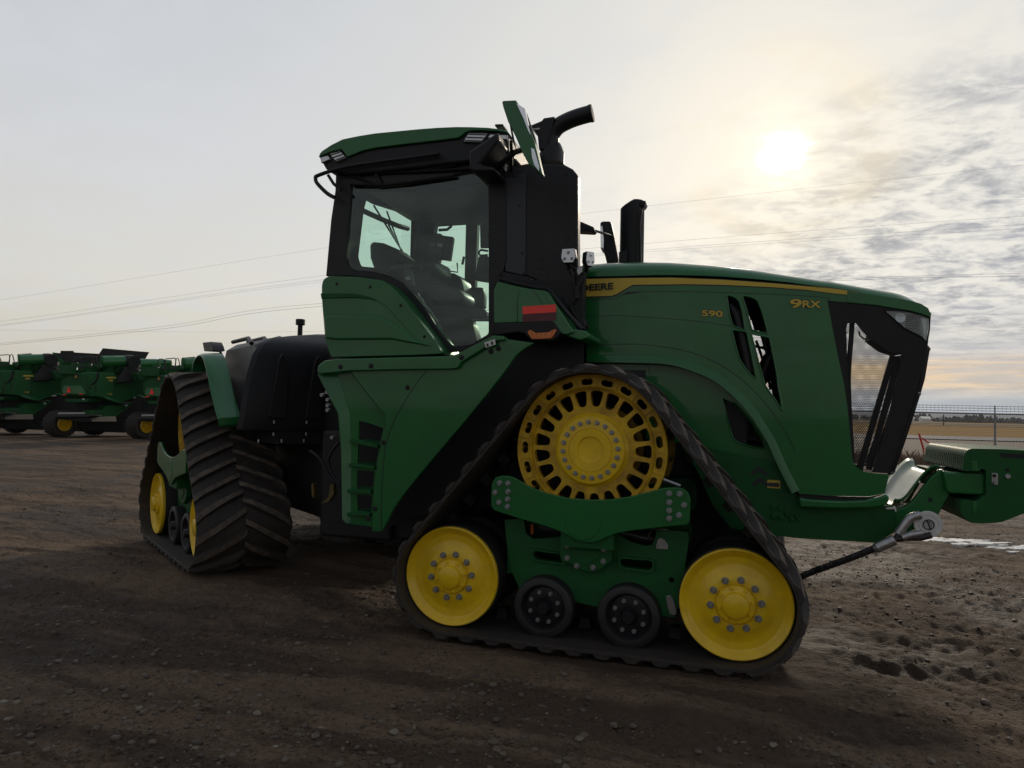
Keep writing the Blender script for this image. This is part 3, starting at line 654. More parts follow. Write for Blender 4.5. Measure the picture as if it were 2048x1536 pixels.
m.tube([V(YH+.016, 'r8', 690, 178), V(YH+.016, 'r8', 684, 255)], .005, 5); m.build('fins', 'lens_dark', hd)
# rounded nose filler between both headlights
rings = []
for t in np.linspace(0, 1, 9):
    yy = YH+.05+(2*YC-2*YH-.10)*t; b = .10*(1-((yy-YC)/.5)**2)
    rings.append([(x-.03+b-.02, yy, z) for x, z in XZ(YH+.04, 'r8', [(600, 132), (735, 175), (728, 250), (716, 325), (640, 300), (560, 240)])])
m = MB(); m.loft(rings); m.build('nose', 'black_plastic', grille)
# bumper band below the hood
q = XZ(YH-.03, 'r8', [(95, 1080), (150, 1088), (300, 1096), (420, 1092), (500, 1072), (528, 1060), (543, 1075), (540, 1098), (520, 1118), (470, 1130), (300, 1134), (97, 1127)])
m = MB(); m.prism(q, YH-.03, 2*YC-YH+.03); m.build('bumper_band', 'green', tr, bevel=.015, seg=3)
m = MB(); m.prism(XZ(YH+.02, 'r8', [(90, 1062), (300, 1072), (440, 1074), (520, 1058), (530, 1064), (500, 1076), (420, 1092), (300, 1094), (95, 1080)]), YH+.015, 2*YC-YH-.02); m.build('rubber_seal', 'dark', tr)
# front chassis plate
fp = px('r8', [(95, 1122), (560, 1118), (571, 1132), (575, 1245), (480, 1302), (300, 1292), (100, 1280), (0, 1268)])+px('r6', [(860, 852), (700, 800), (620, 700), (560, 560), (480, 430), (600, 440), (760, 478), (870, 500), (945, 530), (970, 600), (1010, 660), (1014, 710)])
YF = YH+.06
m = MB(); m.prism(XZ(YF, 'p', fp), YF, YF+.03); ch = m.build('chassis_plate', 'green_dull', tr, bevel=.004)
m = MB(); m.prism(XZ(YF, 'p', fp), 2*YC-YF-.03, 2*YC-YF); m.box(2.45, 3.0, YF+.03, 2*YC-YF-.03, .86, 1.0); m.box(.2, 2.4, YF+.2, 2*YC-YF-.2, .75, 1.25); m.build('front_frame', 'green_dull', tr)
for a in ((800, 530), (806, 578)):
    u, v = a; q = XZ(YF, 'r6', [(u-10, v+30), (u+22, v-2), (u+36, v-2), (u+72, v+30), (u+58, v+40), (u+30, v+18), (u+4, v+38)]); m = MB(); m.prism(q, YF-.003, YF+.002); m.build('arrow_mark', 'decal_black', ch, smooth_=False)
q = XZ(YF, 'r6', [(869, 586), (927, 590), (927, 626), (869, 622)]); m = MB(); m.prism(q, YF-.002, YF+.001); lb = m.build('warning_label', 'decal_yellow', ch, smooth_=False)
q = XZ(YF, 'r6', [(873, 598), (923, 601), (923, 620), (873, 617)]); m = MB(); m.prism(q, YF-.0035, YF); m.build('label_text_block', 'panel_grey', lb, smooth_=False)
pp = XZ(YF, 'r6', [(893, 708), (928, 714), (897, 750), (930, 755), (958, 738), (980, 765), (1002, 745), (760, 548), (757, 585), (712, 548), (1012, 762)])
m = MB(); bolts(ch, pp[:7]+pp[-1:], .018, .018, y=YF, sub=False, mb=m, mat='green_dull'); m.build('bolt_heads', 'green_dull', ch)
# nose bracket that carries the weights
arm = [(868, 732), (905, 722), (960, 705), (1020, 660), (1070, 600), (1140, 505), (1200, 430), (1262, 380), (1300, 358), (1325, 362), (1340, 420), (1345, 560), (1372, 592), (1310, 690), (1262, 790), (1240, 800), (1190, 800), (1120, 880), (1000, 930), (880, 960), (870, 860)]
YA = .97
m = MB(); m.prism(XZ(YA, 'w', arm), YA, YA+.05); bk = m.build('weight_bracket', 'green', tr, bevel=.008)
m = MB(); m.prism(XZ(YA, 'w', arm), 2*YC-YA-.05, 2*YC-YA); m.build('far_arm', 'green', bk, bevel=.008)
prof = XZ(YA, 'w', [(880, 640), (930, 640), (985, 600), (1040, 530), (1100, 450), (1160, 380), (1230, 330), (1290, 330)])
prof = curve([(x, z-.015) for x, z in prof], 4); rings = []
for yy, dzv in ((YA+.05, .02), (YA+.10, .0), (YA+.16, -.035), (YA+.26, -.045), (2*YC-YA-.26, -.045), (2*YC-YA-.16, -.035), (2*YC-YA-.10, 0), (2*YC-YA-.05, .02)):
    rings.append([(x, yy, z+dzv) for x, z in prof])
m = MB(); kk = len(prof); vs = [p for r in rings for p in r]; fs = [(a*kk+i, a*kk+i+1, (a+1)*kk+i+1, (a+1)*kk+i) for a in range(len(rings)-1) for i in range(kk-1)]
m.add(vs, fs); tro = m.build('trough', 'green', bk, angle=60); sm = tro.modifiers.new('s', 'SOLIDIFY'); sm.thickness = .015
m = MB(); m.prism(XZ(YA, 'w', [(780, 705), (862, 700), (876, 715), (876, 745), (866, 745), (860, 720), (785, 722)]), YA-.02, YA+.01); m.build('bracket_clip', 'steel_white', bk)
q = XZ(YA-.06, 'w', [(1310, 372), (1360, 384), (1700, 402), (1700, 600), (1372, 582), (1340, 556)]); m = MB(); m.prism(q, YA-.05, YA+.01); m.build('support_beam', 'green', bk, bevel=.015, seg=3)
q = XZ(YA, 'w', [(1372, 590), (1310, 690), (1262, 720), (1320, 600)]); m = MB(); m.box(*(lambda a, b: (a.x, b.x))(V(YA, 'w', 1340, 500), V(YA, 'w', 1700, 500)), YA, 2*YC-YA, V(YA, 'w', 1400, 570).z, V(YA, 'w', 1400, 400).z); m.build('cross_beam', 'green_dull', bk)
c = V(YA, 'w', 1190, 637); m = MB(); m.lathe([(0, -.002), (.016, -.002), (.016, .01), (0, .01)], (c.x, YA, c.z), seg=20); m.build('hole', 'dark', bk)
# suitcase weights
YW = .885
wo_ = fillet(XZ(YW, 'w', [(1480, 375), (1492, 330), (1502, 220), (1535, 178), (1575, 170), (1850, 175), (2060, 186), (2380, 205), (2440, 280), (2440, 640), (2300, 720), (2040, 766), (1840, 845), (1700, 854), (1560, 850), (1500, 800), (1462, 740), (1470, 650), (1500, 638), (1560, 642), (1575, 652), (1640, 645), (1668, 600), (1700, 600), (1702, 380), (1690, 362), (1650, 355), (1640, 382), (1560, 378)]), .018, 3)
NWT = 22; pw = (2*YC-2*YW)/NWT
wm = MB(); wm.prism(wo_, 0, pw-.010); w0 = wm.build('weight', 'green_dull', tr, bevel=.012, seg=2); w0.location.y = YW
for k in range(1, NWT):
    o = w0.copy(); S.collection.objects.link(o); o.location.y = YW+k*pw
q = XZ(YW, 'w', [(1830, 210), (2060, 220), (2240, 232), (2240, 268), (2060, 262), (1850, 252), (1832, 235)]); m = MB(); m.prism(q, YW-.003, YW+.001); m.build('grip_slot', 'dark', w0, bevel=0).location.y = -YW
q = XZ(YW, 'w', [(1757, 392), (1798, 394), (1808, 402), (1808, 498), (1798, 506), (1760, 500), (1750, 490), (1750, 400)]); m = MB(); m.prism(fillet(q, .008), YW-.008, YW+.001); pl = m.build('latch_plate', 'steel', w0, bevel=.002); pl.location.y = -YW
def disc(nm, tag_, u, v, r, mat, Y, par, d=.01):
    c = V(Y, tag_, u, v); m = MB(); m.lathe([(0, -d), (r*.8, -d), (r, -d*.6), (r, 0.004), (0, .004)], (c.x, Y, c.z), seg=20); o = m.build(nm, mat, par); return o
for a in (('hole', 1776, 418, .012, 'dark', -.008), ('bolt', 1782, 482, .014, 'bolt_steel', -.008), ('hole', 1897, 362, .014, 'dark', 0), ('bolt', 1898, 424, .018, 'bolt_steel', 0)):
    disc(a[0], 'w', a[1], a[2], a[3], a[4], YW+a[5], w0, .004 if a[0] == 'hole' else .012).location.y = -YW
for q in ([(1565, 285), (1612, 288), (1615, 345), (1640, 355), (1640, 375), (1565, 372)], [(1578, 655), (1612, 655), (1612, 740), (1578, 780)]):
    m = MB(); m.prism(XZ(YW, 'w', q), YW-.006, YW+.001); m.build('rib', 'green', w0, bevel=.003).location.y = -YW
# tow pin on the chassis
c = V(.80, 'w', 1167, 860); m = MB(); m.lathe([(.022, -.02), (.022, -.022), (.058, -.022), (.060, -.018), (.064, -.022), (.088, -.022), (.0905, -.018), (.0905, .0), (.022, .0)], (c.x, .80, c.z), seg=48); m.tube([(c.x, .81, c.z), (c.x, 2*YC-.81, c.z)], .045, 20)
m.lathe([(0, -.004), (.022, -.004), (.022, .02), (0, .02)], (c.x, .80, c.z), seg=20)
tp = m.build('tow_pin', 'steel_white', tr); m = MB(); m.tube([(c.x+.033*math.cos(a), .772, c.z+.033*math.sin(a)) for a in np.linspace(0, 6.28, 20)[:-1]], .004, 6, closed=True); m.tube([(c.x-.01, .77, c.z+.03), (c.x+.012, .768, c.z-.035)], .005, 6); m.build('linch_pin', 'decal_black', tp)
# ------------------------------------------------------------------ cab
YG = .58
YR = 2*YC-YG
def mirY(y): return 2*YC-y
outer = [(677, 338), (900, 322), (1000, 318), (1012, 345), (1012, 520), (1000, 565), (988, 655), (985, 690), (946, 700), (893, 704), (872, 688), (848, 648), (815, 602), (780, 572), (745, 556), (700, 551), (652, 552), (662, 440)]
holeG = fillet(XZ(YG, 'p', [(701, 367), (757, 372), (830, 362), (912, 348), (977, 338), (979, 420), (979, 600), (979, 669), (940, 692), (904, 694), (886, 676), (868, 650), (848, 616), (826, 589), (805, 568), (780, 554), (745, 545), (708, 542), (693, 532), (690, 515), (697, 430)]), .03)
m = MB(); m.prism(XZ(YG, 'p', outer), YG, YG+.07, [holeG]); cabf = m.build('cab_frame', 'black_paint', tr, bevel=.010, seg=3)
m = MB(); m.prism([((x+.0), z) for x, z in holeG], YG+.018, YG+.022); sg = m.build('side_window', 'glass', tr, smooth_=False)
m = MB(); m.tube([(x, YG+.012, z) for x, z in holeG], .011, 6, closed=True); m.build('window_seal', 'black_plastic', cabf)
XB = XZ(YG, 'p', [(660, 440)])[0][0]; XF = XZ(YG, 'p', [(1005, 440)])[0][0]     # rear and front of the cab
XBK = XB+.02
# far side: openings seen through the cab
farh = [XZ(mirY(YG)-.04, 'c2', q) for q in (
    [(170, 60), (420, 150), (640, 225), (720, 275), (752, 330), (756, 430), (745, 560), (735, 700), (800, 860), (400, 860), (100, 800), (90, 500)],
    [(945, 355), (985, 318), (1120, 306), (1212, 308), (1210, 600), (1200, 850), (1150, 900), (1000, 900), (905, 860), (915, 500)])]
far_outer = XZ(mirY(YG)-.04, 'c2', [(-200, -150), (1300, -150), (1260, 900), (1240, 1500), (400, 1560), (-200, 1560)])
xr = XB
zt_f = 3.72
pane2 = XZ(mirY(YG)-.04, 'c2', [(1322, 330), (1460, 330), (1460, 1600), (1300, 1600), (1306, 900)])
H1 = [(max(x, xr+.08), min(z, 3.9)) for x, z in farh[0]]
win_a = fillet([(xr+.10, 2.62), (-.97-.45, 2.62), (-1.36, 2.9), (-1.37, 3.60), (-1.45, 3.67), (xr+.10, 3.70)], .03)
x_1 = farh[1]; 
m = MB()
fo = [(xr, 1.95), (xr, 3.8), (XF, 3.8), (XF, 1.95)]
P3 = [(min(p[0], XF-.05), p[1]) for p in pane2]
xA = [onY(*px('c2', [(u, 600)])[0], mirY(YG)-.04).x for u in (752, 925, 1212, 1306)]
zT = onY(*px('c2', [(1120, 306)])[0], mirY(YG)-.04).z; zTl = onY(*px('c2', [(620, 215)])[0], mirY(YG)-.04).z
wl = fillet([(xr+.06, 2.70), (xA[0], 2.55), (xA[0], zTl-.10), (xA[0]-.12, zTl), (xr+.06, zTl+.16)], .05)
wm_ = fillet([(xA[1]-.13, 2.25), (xA[2], 2.25), (xA[2], zT), (xA[1]+.10, zT), (xA[1]-.13, zT-.02)], .03)
wr = fillet([(xA[3], 2.2), (XF-.05, 2.2), (XF-.05, zT), (xA[3]+.02, zT)], .02)
m.prism(fo, mirY(YG)-.07, mirY(YG), [wm_, wr]); m.build('far_cab_side', 'black_paint', cabf, bevel=.006)
m = MB(); m.prism([(xr+.05, 2.1), (XF-.04, 2.1), (XF-.04, 3.75), (xr+.05, 3.75)], mirY(YG)-.04, mirY(YG)-.036); m.build('far_window', 'glass_far', tr, smooth_=False)
# rear wall with its window
yb = [X_ for X_ in (YG+.12, mirY(YG)-.05)]
def onX(x, y, X): return hit(x, y, Vector((1, 0, 0)), X)
rwn = [onX(*q, xr) for q in px('c2', [(215, 84), (320, 140), (560, 215), (680, 260), (720, 300), (700, 620), (690, 790), (160, 735), (130, 650), (160, 400), (185, 190)])]
rw_ = fillet([(max(yb[0]+.06, min(p.y, yb[1]-.01)), p.z) for p in rwn], .03)
m = MB(); m.prism([(YG+.07, 2.0), (mirY(YG)-.07, 2.0), (mirY(YG)-.07, 3.85), (YG+.07, 3.85)], xr, xr+.05, [rw_], axis='x'); rwall = m.build('rear_wall', 'black_paint', cabf, bevel=.004)
m = MB(); m.prism(rw_, xr+.02, xr+.024, axis='x'); m.build('rear_window', 'glass_far', tr, smooth_=False)
m = MB(); m.tube([onX(*q, xr-.06) for q in px('c2', [(182, 182), (300, 235), (420, 290), (560, 345), (650, 370)])], .028, 8); m.build('rear_rail', 'black_paint', cabf)
for a, b in (((325, 150), (600, 590)), ((450, 205), (585, 580)), ((465, 330), (590, 585))):
    m = MB(); m.tube([onX(*px('c2', [a])[0], xr-.03), onX(*px('c2', [b])[0], xr-.03)], .010, 6); m.build('wiper_arm', 'black_plastic', cabf)
m = MB(); m.box(xr+.05, XF, YG+.07, mirY(YG)-.07, 1.98, 2.04); m.box(xr+.05, XF-.02, YG+.07, mirY(YG)-.07, 3.66, 3.74); m.box(XF-.03, XF, YG+.25, mirY(YG)-.25, 2.0, 2.5); m.build('cab_floor', 'black_plastic', cabf)
m = MB(); m.prism([(xr+.05, 3.66), (-.05, 3.66), (-.05, 3.60), (-.5, 3.52), (xr+.2, 3.58)], YG+.3, mirY(YG)-.25); m.build('headliner', 'panel_grey', cabf)
# windscreen side and front posts
for yy in (YG+.02, mirY(YG)-.09):
    m = MB(); m.box(XF-.07, XF, yy, yy+.07, 2.0, 3.75); m.build('post', 'black_paint', cabf, bevel=.01)
m = MB(); m.box(XF-.02, XF-.015, YG+.09, mirY(YG)-.09, 2.05, 3.66); m.build('windscreen', 'glass_far', tr, smooth_=False)
# operator's place
def slab(nm, pts, y0, y1, mat='seat', par=None, bev=.03, tagr='c2'):
    m = MB(); m.prism(XZ((y0+y1)/2, tagr, pts), y0, y1); return m.build(nm, mat, par or tr, bevel=bev, seg=3, angle=60)
seat = slab('seat', [(940, 900), (1050, 925), (1200, 985), (1245, 1030), (1240, 1100), (1190, 1120), (1000, 1110), (880, 1060), (860, 960)], 1.22, 1.55)
slab('backrest', [(345, 540), (385, 524), (470, 535), (600, 590), (690, 680), (720, 820), (640, 900), (470, 860), (390, 790), (352, 680)], 1.28, 1.58, 'seat', seat, .04)
slab('headrest', [(490, 600), (560, 590), (630, 640), (645, 715), (560, 722)], 1.08, 1.24, 'panel_grey', seat, .02)
slab('armrest', [(470, 800), (560, 730), (680, 705), (760, 700), (790, 760), (700, 780), (560, 800)], 1.05, 1.20, 'seat', seat, .02)
slab('lower_cushion', [(940, 1110), (1250, 1120), (1440, 1160), (1440, 1250), (1200, 1250), (1000, 1230), (900, 1200)], 1.25, 1.5, 'seat', seat, .03)
con = slab('console', [(700, 700), (800, 730), (880, 700), (985, 700), (1000, 810), (940, 900), (960, 1000), (1010, 1200), (1000, 1450), (860, 1400), (760, 1200), (700, 1000), (690, 860), (620, 800)], 1.25, 1.7, 'black_plastic', None, .04)
slab('arm_panel', [(612, 790), (640, 750), (680, 755), (705, 810), (712, 930), (640, 900), (620, 850)], 1.0, 1.06, 'panel_grey', con, .015)
slab('console_screen', [(628, 835), (675, 828), (680, 865), (634, 870)], .99, 1.0, 'lens_dark', con, .003)
mon = slab('monitor', [(738, 415), (975, 422), (985, 440), (1097, 455), (1064, 682), (985, 672), (715, 680), (700, 650), (725, 560)], 1.50, 1.56, 'black_plastic', None, .012)
slab('monitor_label', [(858, 508), (912, 512), (912, 545), (858, 542)], 1.495, 1.5, 'lens_dark', mon, .001); slab('monitor_label', [(932, 512), (985, 516), (982, 552), (932, 548)], 1.495, 1.5, 'lens_dark', mon, .001)
slab('monitor_stalk', [(780, 320), (930, 320), (915, 420), (860, 425), (770, 410)], 1.5, 1.6, 'black_plastic', mon, .01); slab('monitor_mount', [(855, 540), (975, 550), (960, 700), (870, 700)], 1.44, 1.52, 'panel_grey', mon, .01)
slab('passenger_seat', [(985, 840), (1060, 812), (1140, 822), (1210, 870), (1235, 980), (1215, 1100), (1080, 1080), (960, 900)], 1.80, 2.1, 'seat', None, .03)
slab('door_pocket', [(1250, 940), (1380, 940), (1400, 1020), (1395, 1140), (1250, 1140)], 2.05, 2.15, 'black_plastic', cabf, .02)
slab('seat_base', [(920, 1220), (1180, 1220), (1300, 1290), (1340, 1450), (1330, 1530), (1060, 1510), (980, 1400)], 1.28, 1.48, 'black_plastic', seat, .03)
m = MB(); m.tube([V(1.9, 'c2', a, b) for a, b in [(1420, 585), (1350, 575), (1332, 600), (1345, 630), (1420, 625)]], .012, 8); m.tube([V(2.1, 'c2', a, b) for a, b in [(950, 385), (1030, 380), (1065, 350), (1070, 310)]], .016, 8); m.tube([V(1.9, 'c2', 1190, 640), V(1.9, 'c2', 1175, 715)], .014, 8); m.build('grab_handle', 'black_plastic', cabf)
m = MB(); m.tube([V(2.0, 'c2', a, b) for a, b in [(1000, 770), (1130, 790), (1125, 700)]], .008, 6); m.build('wiper_arm', 'black_plastic', cabf)
slab('steering_column', [(1300, 870), (1345, 640), (1440, 640), (1440, 890)], 1.36, 1.46, 'black_plastic', None, .02); slab('sun_visor', [(1345, 330), (1460, 300), (1460, 560), (1350, 560)], 1.9, 1.93, 'black_plastic', cabf, .01)
m = MB(); rr = random.Random(4)
P_ = [V(YG+.2, 'c2', a, b) for a, b in [(755, 1000), (790, 1060), (830, 1120), (870, 1170), (900, 1215), (935, 1260)]]; P_ = curve([tuple(p) for p in P_], 7)
for i, p in enumerate(P_): m.lathe([(0, -.006), (.008, -.003), (.008, .003), (0, .006)], (p[0]+rr.uniform(-.006, .006), p[1], p[2]), seg=6)
m.build('seat_chain', 'steel', cabf); slab('bottle', [(890, 1270), (960, 1280), (965, 1330), (940, 1365), (905, 1330)], YG+.2, YG+.26, 'lamp_glass', cabf, .01)
# roof
g1 = [(118, 430), (126, 405), (142, 388), (200, 350), (272, 314), (380, 292), (480, 276), (620, 262), (750, 250), (880, 240), (1000, 235), (1100, 236), (1200, 240), (1270, 248), (1330, 264), (1332, 274), (1250, 262), (1150, 258), (1088, 260), (1062, 270), (1040, 285), (1016, 305), (900, 320), (700, 343), (480, 370), (400, 388), (310, 425), (300, 428), (280, 398), (262, 378), (190, 398), (150, 415)]
YO = .50
def roofz(poly, Y): return XZ(Y, 'r1', poly)
low = [(120, 430), (150, 418), (190, 400), (262, 380), (300, 430), (330, 418), (400, 390), (480, 372), (700, 345), (900, 322), (1016, 307), (1060, 272), (1088, 262), (1330, 270), (1335, 400), (1150, 452), (900, 478), (600, 515), (330, 540), (300, 540), (180, 522), (160, 500)]
m = MB(); m.prism(roofz(low, YO+.02), YO+.02, mirY(YO+.02)); rl = m.build('roof_base', 'black_plastic', tr, bevel=.02, seg=3)
# green cap as a loft across the cab: flat over the middle, rolled down at the sides
gc = roofz(g1, YO); top = gc[:15]; bot = gc[15:]
rings = []
nx = 40; x0_, x1_ = gc[0][0], gc[14][0]; tx = np.array([p[0] for p in top]); tz = np.array([p[1] for p in top]); bb = sorted(bot+[gc[0]]); bx_ = np.array([p[0] for p in bb]); bz_ = np.array([p[1] for p in bb])
m = MB(); m.prism(gc, YO, YO+.16); cap = m.build('roof_cap', 'green', tr, bevel=.022, seg=4, angle=50)
crown = XZ(YO+.10, 'r1', [(130, 405), (150, 384), (280, 311), (480, 273), (750, 247), (1000, 232), (1150, 234), (1260, 242), (1325, 255), (1325, 300), (140, 430)])
m = MB(); m.prism(crown, YO+.13, mirY(YO)-.13); m.build('roof_panel', 'green', cap, bevel=.03, seg=3)
m = MB(); m.prism(gc, mirY(YO)-.16, mirY(YO)); m.build('roof_edge', 'green', cap, bevel=.02)
m = MB(); q = XZ(1.0, 'r1', [(1258, 232), (1310, 230), (1312, 246), (1258, 246)]); m.prism(q, .95, 1.1); m.build('antenna', 'black_plastic', cap, bevel=.006)
for pts, in_ in ((([(190, 408), (258, 388), (298, 435), (232, 462)]), 3), ([(132, 430), (182, 418), (196, 445), (142, 468)], 0), ([(1080, 274), (1202, 276), (1160, 338), (1045, 334)], 3), ([(1218, 282), (1326, 286), (1326, 320), (1200, 308)], 0)):
    q = XZ(YO+.01, 'r1', pts); m = MB(); m.prism(q, YO+.006, YO+.03); rlgt = m.build('roof_light', 'lens', tr, bevel=.003)
    m = MB(); m.tube([(x, YO+.004, z) for x, z in q], .005, 6, closed=True); m.build('bezel', 'black_plastic', rlgt)
    for k in range(in_):
        t = (k+.5)/in_; a = tuple(np.array(q[0])*(1-t)+np.array(q[3])*t); b = tuple(np.array(q[1])*(1-t)+np.array(q[2])*t); m = MB(); m.tube([(a[0]*.95+b[0]*.05, YO+.004, a[1]*.95+b[1]*.05), (a[0]*.05+b[0]*.95, YO+.004, a[1]*.05+b[1]*.95)], .006, 6); m.build('fin', 'lens_dark', rlgt)
# grab rails and bars under the roof
m = MB(); pts = [V(YG-.10, 'r1', a, b) for a, b in [(890, 410), (620, 445), (300, 492), (120, 545), (100, 568), (112, 600), (172, 660), (220, 688)]]; m.tube(curve([tuple(p) for p in pts], 3), .017, 8); gr = m.build('grab_rail', 'black_paint', tr)
m = MB(); m.tube([V(YG-.09, 'r1', a, b) for a, b in [(180, 545), (215, 600), (262, 640)]], .014, 8); m.build('rail_brace', 'black_paint', gr)
m = MB()
for a, r_ in (([(330, 545), (500, 610), (700, 590), (990, 545)], .014), ([(480, 530), (520, 600)], .016), ([(500, 530), (800, 520), (1150, 500)], .012), ([(750, 520), (860, 500), (1000, 480)], .014), ([(320, 605), (490, 606)], .012)): m.tube([V(YG-.02, 'r1', u, v) for u, v in a], r_, 8)
m.build('sun_shade_bar', 'black_plastic', cabf)
m = MB(); m.prism(XZ(YG-.03, 'r1', [(1150, 460), (1330, 340), (1335, 400), (1210, 540), (1310, 560), (1305, 590), (1180, 590), (1150, 570)]), YG-.28, YG+.02); ma = m.build('mirror_arm', 'black_plastic', tr, bevel=.02)
# mirrors
YM = -.15
def mirror_(sy):
    mk = lambda Y: (2*YC-Y if sy else Y)
    body = XZ(YM, 'r1', [(1292, 75), (1300, 68), (1380, 64), (1395, 85), (1450, 200), (1500, 330), (1552, 540), (1540, 540), (1500, 500), (1460, 470), (1420, 395), (1380, 300), (1330, 200), (1300, 110)])
    a0, a1 = sorted((mk(YM), mk(YM+.07)))
    m = MB(); m.prism(body, a0, a1); return m
mb_ = mirror_(False); mr = mb_.build('mirror', 'green', tr, bevel=.012, seg=3)
q = XZ(YM+.03, 'r1', [(1380, 70), (1440, 130), (1500, 300), (1552, 545), (1520, 525), (1470, 470), (1400, 250), (1360, 120)]); m = MB(); m.prism(q, YM+.04, YM+.10); m.build('mirror_back', 'black_plastic', mr, bevel=.015)
q = XZ(YM-.01, 'r1', [(1385, 85), (1440, 120), (1452, 185), (1478, 290), (1462, 262), (1430, 180)]); m = MB(); m.prism(q, YM-.012, YM+.02); m.build('mirror_glass', 'mirror', mr)
q = XZ(YM-.01, 'r1', [(1480, 370), (1500, 380), (1532, 490), (1530, 520), (1500, 480), (1485, 430)]); m = MB(); m.prism(q, YM-.012, YM+.02); m.build('mirror_glass', 'mirror', mr)
q = XZ(YM-.01, 'r1', [(1340, 215), (1352, 240), (1372, 330), (1382, 380), (1360, 330)]); m = MB(); m.prism(q, YM-.008, YM+.01); m.build('mirror_gap', 'decal_black', mr)
m = MB(); m.tube([V(YM+.08, 'r1', 1430, 380), V(.2, 'r1', 1370, 400), V(YG-.1, 'r1', 1260, 500)], .022, 8); m.tube([V(YM+.08, 'r1', 1350, 330), V(.3, 'r1', 1355, 420), V(YG-.05, 'r1', 1352, 520)], .012, 8); m.build('mirror_stay', 'black_paint', mr)
YM2 = mirY(YM)
q = XZ(YM2, 'p', [(1202, 448), (1206, 445), (1222, 445), (1225, 452), (1229, 470), (1238, 520), (1238, 535), (1218, 540), (1212, 515), (1203, 490)]); m = MB(); m.prism(q, YM2-.06, YM2); m2r = m.build('far_mirror', 'black_plastic', tr, bevel=.015)
q = XZ(YM2-.06, 'p', [(1201, 455), (1205, 452), (1208, 480), (1207, 508), (1202, 498)]); m = MB(); m.prism(q, YM2-.075, YM2-.06); m.build('mirror_glass', 'mirror', m2r)
m = MB(); m.prism(XZ(mirY(YG)+.1, 'p', [(1150, 445), (1168, 449), (1191, 459), (1192, 465), (1188, 468), (1150, 466)]), mirY(YG), mirY(YG)+.15); m.tube([onY(1188, 461, mirY(YG)+.2), onY(1225, 472, YM2-.04)], .014, 8); m.build('far_mirror_arm', 'black_plastic', m2r, bevel=.01)
# exhaust after-treatment housing at the corner of the cab
YX = .60
XT = XZ(YX, 'r1', [(1775, 700)])[0][0]; zt0 = XZ(YX, 'r1', [(1600, 470)])[0][1]
fpnts = [(1310, 560), (1445, 528), (1330, 505)]
hx = XZ(YX, 'r1', [(1300, 530), (1340, 498), (1400, 480), (1450, 470), (1690, 476), (1745, 505), (1778, 545), (1778, 1150), (1808, 1180), (1808, 1500), (1760, 1420), (1660, 1250), (1560, 1240), (1445, 1190), (1310, 1165)])
hx2 = XZ(YX, 'r1', [(1330, 540), (1400, 500), (1640, 486), (1680, 540), (1690, 1240), (1660, 1250), (1445, 1190), (1330, 1165)])
m = MB(); m.prism(hx, YX, YX+.10); m.prism(hx2, YX+.102, YX+.46); hs = m.build('exhaust_housing', 'black_paint', tr, bevel=.012, seg=3)
m = MB(); m.prism(XZ(YX-.012, 'r1', [(1312, 562), (1444, 530), (1444, 1188), (1312, 1160)]), YX-.012, YX+.002); m.build('side_cover', 'panel_grey', hs, bevel=.004)
m = MB(); m.prism(XZ(YX-.015, 'r1', [(1290, 1160), (1440, 1190), (1470, 1210), (1445, 1262), (1285, 1215), (1275, 1190)]), YX-.02, YX+.05); m.build('housing_foot', 'black_plastic', hs, bevel=.008)
cov = [(u, v) for u, v in ((1405, 738), (1422, 1045), (1432, 1176), (1706, 710), (1711, 953), (1540, 1080), (1542, 1140), (1700, 540), (1370, 552))]
for u, v in cov:
    p = V(YX-.012, 'r1', u, v); m = MB(); m.lathe([(0, -.006), (.009, -.006), (.010, 0), (0, 0)], (p.x, YX-(.012 if u < 1440 else 0), p.z), seg=10); m.build('screw', 'black_plastic', hs)
pc = V(YX+.23, 'r1', 1612, 430); m = MB(); cz = pc.z
zc0, zc1, zc2 = V(YX+.23, 'r1', 1612, 478).z, V(YX+.23, 'r1', 1612, 410).z, V(YX+.23, 'r1', 1612, 370).z
m.lathe([(0, 0), (.104, 0), (.104, zc1-zc0), (.085, zc2-zc0), (.07, zc2-zc0+.03), (0, zc2-zc0+.03)], (pc.x, pc.y, zc0), axis='z', seg=32); col_ = m.build('collar', 'black_paint', hs)
path = [V(YX+.23, 'r1', a, b) for a, b in [(1610, 400), (1604, 330), (1612, 285), (1650, 235), (1710, 200), (1780, 173), (1870, 148)]]
path = curve([tuple(p) for p in path], 5); m = MB(); m.tube(path, [.068]*6+[.068]*(len(path)-6), 20); ep = m.build('exhaust_pipe', 'black_paint', tr, angle=60)
e0, e1 = Vector(path[-1]), Vector(path[-3]); d_ = (e0-e1).normalized(); m = MB(); m.tube([e0-d_*.02, e0+d_*.004], .0715, 20); m.tube([e0+d_*.0, e0+d_*.005], .06, 20); m.build('pipe_mouth', 'dark', ep)
m = MB(); m.prism(XZ(YX+.2, 'r1', [(1480, 245), (1560, 212), (1568, 196), (1640, 185), (1620, 260), (1590, 400), (1540, 400), (1530, 300)]), YX+.14, YX+.32); m.build('pipe_shield', 'black_plastic', ep, bevel=.02)
m = MB(); m.tube([V(YX+.1, 'r1', 1440, 265), V(YX+.15, 'r1', 1535, 250)], .012, 8); m.build('bracket', 'steel', ep)
